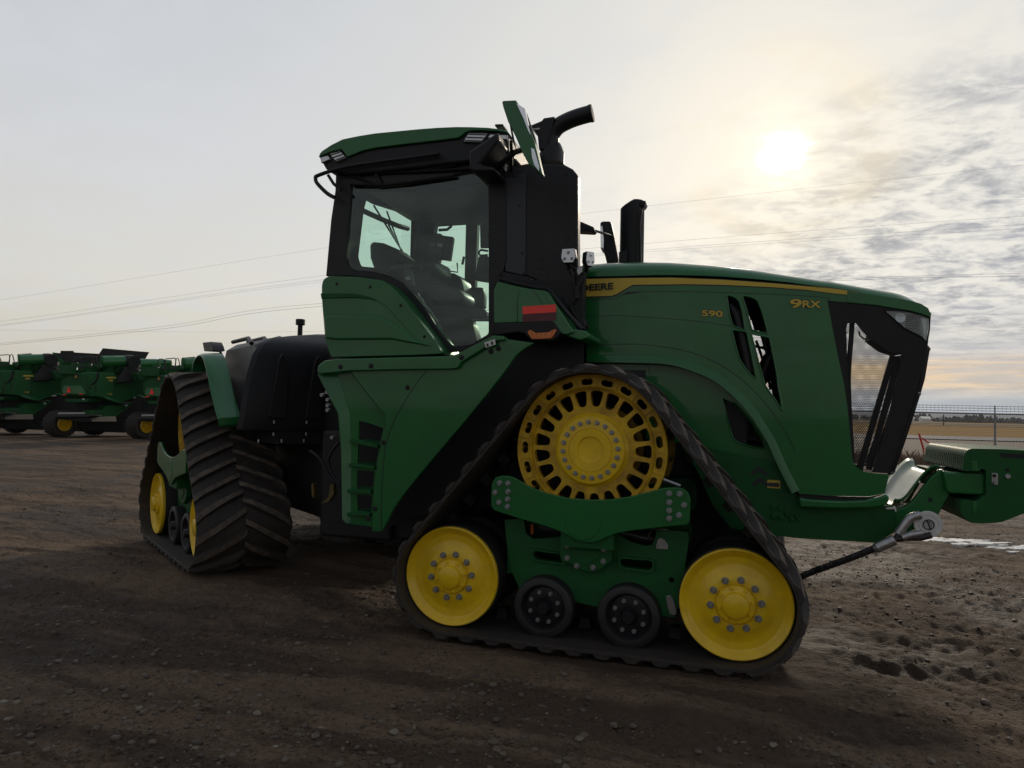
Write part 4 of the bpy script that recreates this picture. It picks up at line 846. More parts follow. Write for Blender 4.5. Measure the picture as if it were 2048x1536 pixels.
# second stack on the bonnet
YS = 1.62; bx, tx_ = onY(1265, 525, YS), onY(1265, 425, YS); rs = abs(onY(1240, 480, YS).x-onY(1288, 480, YS).x)/2; m = MB()
ring_ = []
for k in range(28):
    a = 2*math.pi*k/28; ring_.append((math.cos(a), math.sin(a)))
cxm = (onY(1240, 480, YS).x+onY(1288, 480, YS).x)/2
rings = []
for t in (0, .3, .7, 1.0): rings.append([(cxm+rs*c, YS+rs*.8*s_, bx.z-.1+(onY(1265, 428, YS).z-bx.z+.1)*t) for c, s_ in ring_])
ztop = onY(1265, 405, YS).z; zlow = onY(1240, 420, YS).z
rings.append([(cxm+rs*c*1.0, YS+rs*.8*s_, zlow+(ztop-zlow)*min(1, (c+1)*.8)) for c, s_ in ring_]); rings.append([(cxm+rs*c*.9, YS+rs*.7*s_, zlow+.01+(ztop-zlow)*min(1, (c+1)*.8)) for c, s_ in ring_])
m.loft(rings); stk = m.build('air_intake_stack', 'black_plastic', tr, angle=40)
m = MB(); m.prism(XZ(YS, 'p', [(1283, 405), (1293.5, 405.5), (1293, 411), (1289, 417), (1280, 417)]), YS-.07, YS+.07); m.build('lip', 'black_plastic', stk, bevel=.008)
m = MB(); m.prism(XZ(YS-.12, 'p', [(1238, 505), (1254, 500), (1254, 528), (1238, 528)]), YS-.13, YS-.115); m.tube([onY(1283, 420, YS-.1), onY(1279, 450, YS-.11), onY(1281, 525, YS-.11)], .012, 6); m.build('bracket', 'black_paint', stk)
# green shroud with reflectors below the housing
YQ = .30
sh = [(52, 700), (100, 590), (110, 580), (300, 630), (500, 672), (770, 708), (810, 730), (900, 880), (1160, 1262), (1165, 1290), (1080, 1320), (1020, 1320), (940, 1250), (860, 1150), (380, 1155), (50, 1165)]
m = MB(); m.prism(XZ(YQ, 'c1', sh), YQ, YQ+.34); shd = m.build('corner_shroud', 'green', tr, bevel=.022, seg=3)
m = MB(); m.prism(XZ(YQ+.03, 'c1', [(1140, 1240), (1340, 1270), (1385, 1330), (1380, 1370), (1250, 1400), (1000, 1320)]), YQ+.03, YQ+.55); m.build('shroud_arm', 'green', shd, bevel=.03, seg=3)
m = MB(); m.prism(XZ(YQ-.002, 'c1', [(375, 790), (410, 680), (418, 682), (384, 792), (382, 1152), (374, 1152)]), YQ-.006, YQ); m.build('crease', 'green', shd, bevel=.002)
m = MB(); m.prism(XZ(YQ-.002, 'c1', [(600, 692), (606, 692), (740, 895), (733, 895)]), YQ-.002, YQ+.001); m.build('seam', 'decal_black', shd)
q = XZ(YQ-.005, 'c1', [(455, 929), (920, 900), (920, 1008), (455, 1036)]); m = MB(); m.prism(fillet(q, .006, 2), YQ-.007, YQ); m.build('reflector_panel', 'red', shd)
q = XZ(YQ-.005, 'c1', [(455, 1044), (920, 1014), (920, 1122), (455, 1145)]); m = MB(); m.prism(fillet(q, .006, 2), YQ-.006, YQ); m.build('lower_reflector', 'red_dark', shd)
sb = [(45, 1165), (380, 1155), (860, 1128), (900, 1150), (1000, 1290), (990, 1310), (900, 1400), (860, 1412), (600, 1412), (560, 1395), (480, 1310), (390, 1292), (80, 1335), (45, 1330)]
m = MB(); m.prism(XZ(YQ-.01, 'c1', sb), YQ-.012, YQ+.30); lb_ = m.build('lamp_bracket', 'black_plastic', tr, bevel=.01)
for u, v in ((52, 1218), (155, 1218), (52, 1272), (155, 1272), (448, 1166), (607, 1164), (855, 1147)):
    p = V(YQ-.012, 'c1', u, v); m = MB(); m.lathe([(0, -.003), (.006, -.003), (.006, 0), (0, 0)], (p.x, YQ-.012, p.z), seg=8); m.build('screw', 'dark', lb_)
ol = [(523, 1285), (560, 1252), (608, 1280), (640, 1300), (820, 1290), (850, 1270), (900, 1245), (932, 1258), (900, 1320), (862, 1372), (700, 1385), (592, 1387), (560, 1350)]
m = MB(); m.prism(XZ(YQ-.016, 'c1', ol), YQ-.022, YQ-.01); ind = m.build('indicator_light', 'orange', tr, bevel=.003)
m = MB()
for a, b in (((580, 1275), (630, 1380)), ((650, 1305), (680, 1380)), ((720, 1300), (740, 1380)), ((780, 1298), (800, 1375)), ((870, 1265), (835, 1370))): m.tube([V(YQ-.02, 'c1', *a), V(YQ-.02, 'c1', *b)], .006, 6)
m.build('lens_rib', 'orange', ind)
# black hose bundle / seal between the shroud and hood
m = MB(); m.tube(curve([tuple(V(YQ+.10, 'c1', a, b)) for a, b in [(140, 545), (330, 600), (500, 635), (680, 675), (810, 690), (900, 800), (1040, 980), (1180, 1140), (1270, 1230), (1330, 1235)]], 4), .017, 8); tr1 = m.build('seal_strip', 'black_plastic', tr)
q = XZ(YX-.02, 'c1', [(900, 180), (1300, 450), (1295, 1060), (1350, 1200), (1310, 1240), (1240, 1200), (1100, 1010), (900, 690), (780, 650)]); m = MB(); m.prism(q, YX-.02, YX+.12); m.build('corner_cover', 'black_paint', tr, bevel=.012)
m = MB(); m.tube(curve([tuple(V(YX-.06, 'c1', a, b)) for a, b in [(1090, 390), (1160, 500), (1165, 620), (1210, 740), (1170, 850), (1130, 930), (1190, 1060)]], 4), .012, 8); m.tube(curve([tuple(V(YX-.06, 'c1', a, b)) for a, b in [(1310, 450), (1290, 560), (1220, 700), (1215, 820)]], 4), .02, 8)
for k in range(4): m.tube(curve([tuple(V(YX-.05, 'c1', a+k*12, b)) for a, b in [(1000, 800), (1080, 930), (1180, 1060), (1230, 1180)]], 3), .006, 6)
m.build('wire_loom', 'black_plastic', tr)
# work lights on the corner
def work_light(cx, cy, w_, h_, tagr, Y, yaw, nm='work_light'):
    c = V(Y, tagr, cx, cy); k = (V(Y, tagr, cx+w_/2, cy)-V(Y, tagr, cx-w_/2, cy)).length/2; hh = (V(Y, tagr, cx, cy-h_/2)-V(Y, tagr, cx, cy+h_/2)).length/2
    T = Matrix.Translation(c) @ Matrix.Rotation(yaw, 4, 'Z')
    o6 = [(-.72, 1), (.72, 1), (1, .35), (1, -.35), (.72, -1), (-.72, -1), (-1, -.35), (-1, .35)]
    o6 = [(-.85, 1), (.80, 1), (1, -.3), (.62, -1), (-.62, -1), (-1, -.3)]
    m = MB(); m.prism([(a*k*1.08, b*hh*1.08) for a, b in o6], 0, .06); o = m.build(nm, 'black_plastic', tr, T=T, bevel=.008)
    m = MB(); m.prism([(a*k, b*hh) for a, b in o6], -.006, .001); m.build('lens', 'lens', o, T=T, bevel=.002)
    for a, b in ((0, .45), (-.5, -.45), (.5, -.45)):
        m = MB(); m.lathe([(0, -.012), (k*.2, -.010), (k*.24, -.004), (0, -.004)], (a*k, 0, b*hh), seg=16); m.build('lamp_bulb', 'lens_dark', o, T=T)
    return o
work_light(1096, 220, 200, 190, 'c1', YX-.16, .0); work_light(1400, 265, 135, 195, 'c1', YX-.10, .75)
m = MB(); m.tube([V(YX-.1, 'c1', 1090, 320), V(YX-.06, 'c1', 1110, 400), V(YX, 'c1', 1160, 430)], .014, 8); m.tube([V(YX-.05, 'c1', 1340, 360), V(YX-.02, 'c1', 1350, 420), V(YX+.02, 'c1', 1300, 520)], .018, 8); m.build('light_bracket', 'black_paint', tr)
m = MB(); m.prism(XZ(YX-.08, 'c1', [(1225, 380), (1260, 365), (1295, 368), (1290, 450), (1235, 500), (1215, 440)]), YX-.09, YX-.07); m.build('light_mount', 'steel', tr, bevel=.003)
# green side fairing with steps
YP = .12
fr_out = XZ(YP, 'r2', [(92, 600), (270, 596), (380, 740), (450, 822), (448, 900), (430, 985), (408, 1090), (390, 1200), (384, 1330), (380, 1438), (430, 1441), (446, 1420), (470, 1370), (500, 1312), (560, 1228), (640, 1130), (740, 1010), (870, 858), (1000, 700), (1080, 598), (1150, 500), (1190, 470), (1240, 440), (1100, 420), (1078, 402), (1025, 400), (900, 470), (800, 520), (500, 530), (200, 535), (140, 535), (100, 560)])
m = MB(); m.prism(fr_out, YP, YP+.03); fa = m.build('side_fairing', 'green', tr, bevel=.006)
rec = XZ(YP+.06, 'r2', [(92, 604), (272, 598), (380, 740), (452, 820), (452, 900), (432, 985), (410, 1090), (392, 1200), (386, 1330), (384, 1412), (243, 1394), (222, 1372), (216, 1000), (200, 812)])
wins = [XZ(YP+.06, 'r2', q) for q in ([(312, 850), (380, 868), (442, 892), (420, 978), (308, 952)], [(308, 975), (418, 996), (402, 1092), (303, 1082)], [(302, 1112), (394, 1120), (386, 1216), (300, 1212)], [(302, 1242), (382, 1246), (378, 1336), (303, 1330)])]
m = MB(); m.prism(rec, YP+.06, YP+.08, [fillet(w_, .01, 2) for w_ in wins]); rp = m.build('step_panel', 'green', fa, bevel=.004)
m = MB(); e = XZ(YP, 'r2', [(272, 598), (380, 740), (450, 822), (448, 900), (430, 985), (408, 1090), (390, 1200), (384, 1330), (380, 1438)])
m.loft([[(x, YP+.004, z) for x, z in e], [(x-.035, YP+.07, z) for x, z in e]], closed=False); m.build('return_edge', 'green', fa)
m = MB(); e = XZ(YP+.05, 'r2', [(92, 604), (200, 812), (216, 1000), (222, 1372), (243, 1394)]); e2 = XZ(YP, 'r2', [(92, 604), (160, 760), (265, 830), (275, 1000), (268, 1392)])
e3 = XZ(YP+.10, 'r2', [(272, 598), (275, 760), (285, 830), (295, 1000), (290, 1392)])
m.loft([[(x, YP+.02, z) for x, z in XZ(YP+.02, 'r2', [(92, 604), (205, 812), (220, 1000), (224, 1372), (245, 1394)])], [(x, YP+.058, z) for x, z in XZ(YP+.058, 'r2', [(200, 600), (265, 812), (272, 1000), (268, 1372), (268, 1394)])]], closed=False); m.build('left_return', 'green', fa)
for k, (a, b, c, d) in enumerate((((270, 950), (420, 978), (418, 996), (272, 966)), ((268, 1075), (402, 1090), (400, 1108), (272, 1092)), ((265, 1212), (386, 1214), (384, 1236), (270, 1230)), ((262, 1335), (378, 1338), (376, 1356), (268, 1352)))):
    m = MB(); m.prism(XZ(YP+.05, 'r2', [a, b, c, d]), YP+.02, YP+.30); m.build('step', 'green_dull', fa, bevel=.004)
rail = XZ(YP-.04, 'r2', [(90, 590), (96, 560), (130, 532), (200, 524), (500, 517), (800, 508), (830, 498), (1025, 398), (1078, 404), (1080, 425), (1040, 428), (850, 545), (838, 572), (802, 578), (500, 582), (260, 588), (100, 604)])
m = MB(); m.prism(rail, YP-.04, YP+.02); rl_ = m.build('top_rail', 'green', fa, bevel=.008, seg=3)
for u, v, Yb in ((214, 566, -.04), (376, 561, -.04), (855, 516, -.04), (570, 675, 0), (443, 966, 0), (398, 1317, 0), (360, 1370, .0), (1052, 470, 0), (1012, 484, 0)):
    p = V(YP+Yb, 'r2', u, v); m = MB(); m.lathe([(0, -.007), (.013, -.007), (.02, -.002), (.02, .002), (0, .002)], (p.x, YP+Yb, p.z), seg=14); m.build('bolt_head', 'dark', fa)
seam([(672, 584), (620, 650), (560, 740), (500, 850), (462, 950), (445, 1050), (434, 1200), (430, 1320), (430, 1430)], YP, .006, 'decal_black', fa, 'r2')
m = MB(); m.prism(XZ(YP-.004, 'r2', [(985, 440), (1040, 422), (1046, 450), (995, 468)]), YP-.045, YP-.04); m.build('tag_label', 'label_white', fa)
for q in ([(996, 448), (1006, 444), (1010, 460), (1002, 463)], [(1020, 438), (1030, 434), (1034, 450), (1024, 453)]):
    m = MB(); m.prism(XZ(YP-.004, 'r2', q), YP-.047, YP-.044); m.build('tag_print', 'decal_black', fa)
m = MB(); m.prism(XZ(YP-.02, 'r2', [(92, 560), (104, 560), (102, 600), (92, 604)]), YP-.01, YP+.2); m.build('end_cap', 'panel_grey', fa)
# green tank cover under the door
YT = .40
tk = [(114, 130), (124, 100), (150, 86), (300, 88), (440, 108), (490, 145), (550, 210), (640, 330), (700, 410), (740, 468), (752, 498), (600, 505), (165, 516), (150, 480), (132, 420), (122, 300), (114, 200)]
m = MB(); m.prism(fillet(XZ(YT, 'r2', tk), .03), YT, YT+.42); ck = m.build('tank_cover', 'green', tr, bevel=.035, seg=4, angle=50)
lo = [(130, 418), (200, 424), (480, 424), (560, 432), (640, 454), (720, 462), (745, 490), (600, 506), (165, 516), (148, 480)]
m = MB(); m.prism(XZ(YT-.006, 'r2', [(108, 176), (200, 174), (300, 178), (370, 195), (410, 212), (380, 210), (300, 200), (200, 200), (112, 206)]), YT-.006, YT+.03); m.build('style_line', 'green_dull', ck, bevel=.005)
m = MB(); m.prism(XZ(YT-.02, 'r2', [(122, 300), (180, 290), (420, 300), (500, 340), (600, 420), (700, 458), (560, 436), (480, 420), (200, 422), (132, 416)]), YT-.018, YT+.03); m.build('bulge', 'green', ck, bevel=.015, seg=3)
for u, v in ((195, 126), (372, 142), (534, 241), (658, 406)):
    p = V(YT, 'r2', u, v); m = MB(); m.lathe([(0, -.006), (.009, -.006), (.014, -.001), (0, .0)], (p.x, YT, p.z), seg=12); m.build('screw', 'dark', ck)
seam([(116, 205), (300, 202), (400, 215), (470, 260), (560, 360), (660, 460)], YT, .004, 'green_dull', ck, 'r2')
# dark inner bodywork: wheel arch, underbody, joint
m = MB(); m.prism(XZ(.55, 'p', [(1165, 560), (1165, 740), (1290, 740), (1290, 1010), (1010, 1010), (840, 1030), (760, 1060), (720, 1000), (690, 900), (665, 760), (700, 718), (900, 716), (978, 702), (990, 690), (992, 560)]), .55, .60)
m.box(-1.05, 1.9, 1.08, 1.76, .46, 1.9); m.box(-1.30, -.9, .75, 2.1, .9, 1.95)  # belly box carried low to block sun shining under the tractor
m.build('inner_arch', 'dark', tr, smooth_=False)
m = MB(); m.box(-1.75, -1.0, 1.02, 1.82, .42, 1.4); m.tube([(-1.25, YC, .55), (-1.25, YC, 1.5)], .13, 20); m.build('articulation_joint', 'dark', tr, bevel=.03)  # box bottom lowered to shut out sunlight below the joint
m = MB()
for a, b, r_ in (((.75, .95, 1.7), (-1.3, .9, 1.2), .03), ((.5, .8, 1.5), (-1.2, .85, 1.05), .025), ((-1.0, .7, 1.6), (-1.5, 1.0, 1.3), .03)): m.tube(curve([a, ((a[0]+b[0])/2, (a[1]+b[1])/2, (a[2]+b[2])/2-.12), b], 6), r_, 8)
for u, v in (([(118, 700), (150, 720), (148, 800)]), ([(215, 960), (165, 1020), (150, 1080), (215, 1190)]), ([(60, 1020), (110, 1070), (160, 1150), (215, 1195)])) if False else (): pass
m.tube(curve([tuple(V(.5, 'r2', a, b)) for a, b in [(212, 960), (165, 1020), (150, 1080), (180, 1150), (215, 1195)]], 4), .013, 8); m.tube(curve([tuple(V(.5, 'r2', a, b)) for a, b in [(50, 1010), (110, 1060), (160, 1150), (212, 1190)]], 4), .012, 8)
m.build('hydraulic_hose', 'black_plastic', tr)
m = MB()
for (u, v) in ((118, 715), (145, 700), (148, 740), (148, 770), (148, 795), (172, 940)): p = V(.5, 'r2', u, v); m.lathe([(0, -.015), (.016, -.015), (.016, .02), (0, .02)], (p.x, p.y, p.z), seg=10)
m.build('fitting', 'bolt_steel', tr)
m = MB(); c = V(.6, 'r2', 1186, 640); m.tube([(c.x, .6, c.z-.06), (c.x, .6, c.z+.06)], .014, 8); m.build('grease_fitting', 'bolt_steel', tr)
# ------------------------------------------------------------------ rear unit
fo_ = SZ(.10, 'p', [(384, 742), (386, 728), (391, 717), (398, 712), (404, 715), (409, 728), (414, 748), (419, 774), (427, 810), (435, 840)])
fo_ = curve(fo_, 4); rings = []
th = .03
for i, (s_, z) in enumerate(fo_):
    a = Vector(fo_[max(i-1, 0)]); b = Vector(fo_[min(i+1, len(fo_)-1)]); t = (b-a).normalized(); n_ = Vector((-t.y, t.x))
    if n_.y < 0 and i < len(fo_)*.5: n_ = -n_
    if n_.x < 0 and i >= len(fo_)*.5: n_ = -n_
    iw_ = .21
    rings.append([(s_, .10, z), (s_+n_.x*.012, .10, z+n_.y*.012), (s_+n_.x*.03, .13, z+n_.y*.03), (s_+n_.x*.045, .10+iw_, z+n_.y*.045), (s_+n_.x*.02, .10+iw_, z+n_.y*.02), (s_+n_.x*.0, .13, z)])
e = rings[-1]; rings.append([(p[0]+.0, p[1]+(.02 if p[1] < .2 else 0), p[2]-.07) for p in e])
m = MB(); m.loft(rings); m.build('rear_fender', 'green', tr, T=TR, bevel=.003, angle=35)
def tank(mir):
    T = TR @ (MIR if False else I4)
    m = MB(); W2 = 2*YC
    lev = [(1.39, .16, 2.44, 1.0), (1.55, .18, 2.44, 1.0), (1.9, .24, 2.40, 1.0), (2.10, .30, 2.36, 1.02), (2.22, .38, 2.30, 1.06), (2.29, .50, 2.22, 1.1), (2.34, .75, 2.15, 1.2), (2.385, 1.05, 2.10, 1.3), (2.40, 1.42, 2.08, 1.35)]
    rings = []
    for z, i0, s1, s0 in lev: im = max(i0+.02, .34+(z-1.39)*.10); rings.append([(s0, im, z), (s1-.40, im, z), (s1-.03, i0+.01, z), (s1, i0+.05, z), (s1+.05, YC, z), (s1, W2-i0-.05, z), (s1-.03, W2-i0-.01, z), (s1-.40, W2-im, z), (s0, W2-im, z)])
    m.loft(rings[:-1]+[[(a, YC+(b-YC)*.02, c) for a, b, c in rings[-1]]]); return m.build('fuel_tank', 'black_plastic', tr, T=T, bevel=.02, seg=3, angle=50)
ft = tank(0)
for i0, i1 in ((.42, .62), (.78, .98)):
    m = MB(); m.prism(fillet([(i0+.02, 1.50), (i1, 1.50), (i1, 2.05), (i1-.06, 2.14), (i0+.10, 2.06)], .03), 2.435, 2.475, axis='x'); m.build('tank_recess', 'dark', ft, T=TR, bevel=.01)
for i0 in (.30, .46, .62, .80):
    m = MB(); m.tube([(1.3, i0+.12, 2.30+.08*(i0-.3)), (1.9, i0+.10, 2.30+.09*(i0-.3)), (2.14, i0+.06, 2.23+.12*(i0-.3))], .022, 8); m.build('tank_rib', 'black_plastic', ft, T=TR)
for i_, z_ in ((.50, 1.335), (.82, 1.335), (.36, 1.27), (.58, 1.27), (.80, 1.27), (.50, 1.45), (.82, 1.45)):
    m = MB(); m.tube([(2.46, i_, z_), (2.46, i_, z_+.03)], .010, 8); m.build('bolt', 'steel', ft, T=TR)
q = SZ(1.3, 'p', [(600, 647), (600, 668)]); m = MB(); s_ = q[1][0]; z_ = q[1][1]-.05; m.tube([(s_, 1.3, z_), (s_, 1.3, q[0][1])], .03, 12); m.tube([(s_, 1.3, q[0][1]-.02), (s_, 1.3, q[0][1]+.05)], .055, 16); m.build('breather_cap', 'black_plastic', ft, T=TR, bevel=.005)
T_ = TR; q = SZ(.3, 'r3', [(500, 130), (548, 126), (560, 150), (566, 175), (540, 182), (510, 180)]); m = MB(); m.prism(q, .24, .36); m.tube([(q[3][0], .3, q[3][1]), (q[3][0]+.03, .34, q[3][1]-.08)], .015, 6); m.build('rear_work_light', 'black_plastic', tr, T=TR, bevel=.012)
m = MB(); m.box(-.1, 2.9, 1.05, 1.79, .50, 1.36); m.box(1.0, 2.44, .55, 2.3, 1.25, 1.40); m.box(2.3, 3.0, 1.0, 1.84, .7, 1.7); m.build('rear_frame', 'dark', tr, T=TR, smooth_=False)  # main box deepened so less sun slips through under the body
for T4 in (TR, TR @ MIR):
    m = MB(); m.tube([(DX, BW-.2, DZ_), (DX, 1.1, DZ_)], .22, 24); m.tube([(DX, BW-.3, .62), (DX, 1.1, .9)], .12, 12); m.build('axle_housing', 'green_dull', tr, T=T4)
for T4 in (I4, MIR):
    m = MB(); m.tube([(DX, BW-.2, DZ_), (DX, 1.1, DZ_)], .22, 24); m.build('axle_housing', 'green_dull', tr, T=T4)
m = MB(); q = XZ(.75, 'r2', [(60, 1185), (70, 1185), (75, 1260), (62, 1250)]); m.prism(q, .75, .8); q = XZ(.75, 'r2', [(160, 1190), (175, 1190), (180, 1240), (150, 1280), (110, 1290), (150, 1255)]); m.prism(q, .75, .8); m.build('hitch_link', 'shaded_yellow', tr)
# ================================================================== ground
def hash2(ix, iy, seed):
    h = (ix.astype(np.int64)*374761393+iy.astype(np.int64)*668265263+seed*1274126177) & 0xffffffff
    h = ((h ^ (h >> 13))*1274126177) & 0xffffffff; return ((h ^ (h >> 16)) & 0xffff)/65535.0
def vnoise(x, y, seed):
    ix, iy = np.floor(x), np.floor(y); fx, fy = x-ix, y-iy; fx = fx*fx*(3-2*fx); fy = fy*fy*(3-2*fy)
    a, b, c, d = hash2(ix, iy, seed), hash2(ix+1, iy, seed), hash2(ix, iy+1, seed), hash2(ix+1, iy+1, seed)
    return (a*(1-fx)+b*fx)*(1-fy)+(c*(1-fx)+d*fx)*fy-.5
def fbm(x, y, scale, oct, seed, gain=.5):
    o = 0; a = 1.
    for k in range(oct): o = o+a*vnoise(x*scale+17.3*k, y*scale-9.1*k, seed+k); scale *= 2.03; a *= gain
    return o
def ground_h(x, y):
    d = np.hypot(x-CAM.x, y-CAM.y)
    fade = 1/(1+(d/34)**2)
    h = .055*fbm(x, y, .22, 3, 1)+.035*fbm(x, y, 1.1, 4, 5)*fade
    h += .045*np.abs(fbm(x*.6+.15*y, y, 3.6, 5, 9, .6))*fade+.010*fbm(x, y, 27, 3, 15, .6)*fade
    rough = np.clip(fbm(x, y, .35, 2, 30)*2+.5, .15, 1)
    h += .022*np.maximum(fbm(x*.45+.2*y, y, 9, 4, 13, .6), 0)*rough*fade+.018*np.abs(fbm(x*.35, y*1.2, 13, 3, 17, .6))*fade
    # wheel and track ruts to the right of the tractor, running forward
    for cx0, cy0, ang, wd, pit, amp in ((3.5, 1.03, .0, .17, .17, .026), (3.6, .42, -.04, .36, .19, .024), (4.2, 2.93, .06, .16, .17, .028), (4.0, 2.45, .06, .30, .19, .024), (3.3, 1.55, .05, .3, .2, .024), (5.5, -1.5, -.16, .38, .19, .030), (6, 5.2, .12, .4, .2, .03), (-9, -1.5, -.10, .4, .2, .02)):
        ux, uy = math.cos(ang), math.sin(ang); a = (x-cx0)*ux+(y-cy0)*uy; b = -(x-cx0)*uy+(y-cy0)*ux+.12*fbm(x, y, .3, 2, 50)
        on = np.clip(1.15-np.abs(b)/wd, 0, 1)*(np.clip((x-2.5)/.6, 0, 1) if cx0 > 0 else 1)*np.clip(1.4-np.abs(a)/14, 0, 1)
        on = on*np.clip(.95+fbm(x, y, .9, 2, 60)*1.3, 0, 1)
        h += on*amp*.60*np.sin((a-np.abs(b)*.75)/pit*2*math.pi)-.008*on
        h += amp*.5*np.exp(-((np.abs(b)-wd*1.12)/.07)**2)*np.clip(on*8+.3, 0, 1)*(np.clip((x-2.8)/.6, 0, 1) if cx0 > 0 else 1)*(.5+fbm(x, y, 3, 2, 71))
    # sideways drag marks
    h += .030*np.maximum(np.sin((y*1.0+.25*x+1.2*fbm(x, y, .25, 3, 81))*7.5), .1)*np.clip(fbm(x, y, .5, 2, 85)*2.2, 0, 1)*fade
    # the yard is packed flat under the tracks
    return h-.02
def nearpack(x, y):
    out = np.zeros_like(x)
    for (ox, oy, hx, hy) in ((0, 0, 1, 0), (0, 2*YC-.76, 1, 0), (RX, RY, RH.x, RH.y)):
        a = (x-ox)*hx+(y-oy)*hy; b = -(x-ox)*hy+(y-oy)*hx
        out = np.maximum(out, np.clip((np.minimum(np.minimum(a+.6, 2.6-a), np.minimum(b+.35, 1.15-b)))/.3, 0, 1))
    return out
yawc = math.atan2(_F.y, _F.x)
ang = np.concatenate([np.linspace(-.74, .74, 620), np.linspace(.80, 2*math.pi-.80, 40)])+yawc
rad = np.concatenate([[.0, .4, .8, 1.1], np.geomspace(1.4, 24, 520), np.geomspace(24.4, 120, 130), np.geomspace(128, 9000, 40)])
A, Rr = np.meshgrid(ang, rad); gx = CAM.x+Rr*np.cos(A); gy = CAM.y+Rr*np.sin(A); gz = ground_h(gx, gy); pk = nearpack(gx, gy)
def soil_h(x, y):
    h = ground_h(np.asarray(x, float), np.asarray(y, float)); k = nearpack(np.asarray(x, float), np.asarray(y, float)); return h*(1-k)+(h*.25-.004)*k
gz = gz*(1-pk)+(gz*.25-.004)*pk
# soil pushed up along the track edges
na, nr = len(ang), len(rad); co = np.stack([gx, gy, gz], -1).reshape(-1, 3)
i0 = np.arange(nr-1)[:, None]*na+np.arange(na)[None, :]; i1 = np.arange(nr-1)[:, None]*na+(np.arange(na)[None, :]+1) % na
quads = np.stack([i0, i1, i1+na, i0+na], -1).reshape(-1, 4)
me = bpy.data.meshes.new('ground'); me.from_pydata(co.tolist(), [], quads.tolist()); me.polygons.foreach_set('use_smooth', np.ones(len(quads), bool)); me.update()
# soil
m = bpy.data.materials.new('soil'); m.use_nodes = True; nt = m.node_tree; N = nt.nodes; L = nt.links; bs = N['Principled BSDF']
tc = N.new('ShaderNodeTexCoord'); O = tc.outputs['Object']; ge = N.new('ShaderNodeSeparateXYZ'); L.new(O, ge.inputs[0])
mpg = N.new('ShaderNodeMapping'); L.new(O, mpg.inputs[0]); mpg.inputs['Scale'].default_value = (.5, 1.15, 1); O2 = mpg.outputs[0]
a1 = noise(O, .35, 6, .6); a2 = noise(O2, 3.2, 8, .68, .6); a3 = noise(O2, 28, 6, .7); a4 = noise(O, 90, 3, .6)
c = mix(smooth(a1, .36, .64), (.078, .050, .033), (.145, .098, .063)); c = mix(mth('MULTIPLY', smooth(a2, .42, .66), .65), c, (.180, .125, .082)); c = mix(mth('MULTIPLY', smooth(a3, .52, .72), .55), c, (.195, .145, .098))
c = mix(mth('MULTIPLY', smooth(a3, .46, .30), .6), c, (.030, .024, .016))
sw = N.new('ShaderNodeMapping'); L.new(O, sw.inputs[0]); sw.inputs['Rotation'].default_value = (0, 0, .22); sw.inputs['Scale'].default_value = (.35, 1.6, 1); a5 = noise(sw.outputs[0], 1.1, 5, .6, .8)
c = mix(mth('MULTIPLY', smooth(a5, .56, .42), .70), c, (.040, .027, .019))
wet = smooth(mth('ADD', a1, mth('MULTIPLY', a2, .5)), .80, .62)
c = mix(mth('MULTIPLY', wet, .45), c, (.030, .023, .017))
L.new(c, bs.inputs['Base Color']); L.new(mth('SUBTRACT', .92, mth('MULTIPLY', wet, .22)), bs.inputs['Roughness']); bs.inputs['Specular IOR Level'].default_value = .2
vo = N.new('ShaderNodeTexVoronoi'); L.new(O, vo.inputs['Vector']); vo.inputs['Scale'].default_value = 38
hgt = mth('ADD', mth('ADD', mth('MULTIPLY', a3, .6), mth('MULTIPLY', a4, .3)), mth('MULTIPLY', smooth(vo.outputs['Distance'], .5, .1), mth('MULTIPLY', smooth(a2, .45, .6), .5)))
bu = N.new('ShaderNodeBump'); bu.inputs['Strength'].default_value = 1.0; bu.inputs['Distance'].default_value = .035; L.new(hgt, bu.inputs['Height']); L.new(bu.outputs[0], bs.inputs['Normal'])
MATS['soil'] = m; me.materials.append(m)
go = bpy.data.objects.new('ground', me); S.collection.objects.link(go); tag(go, kind='structure')
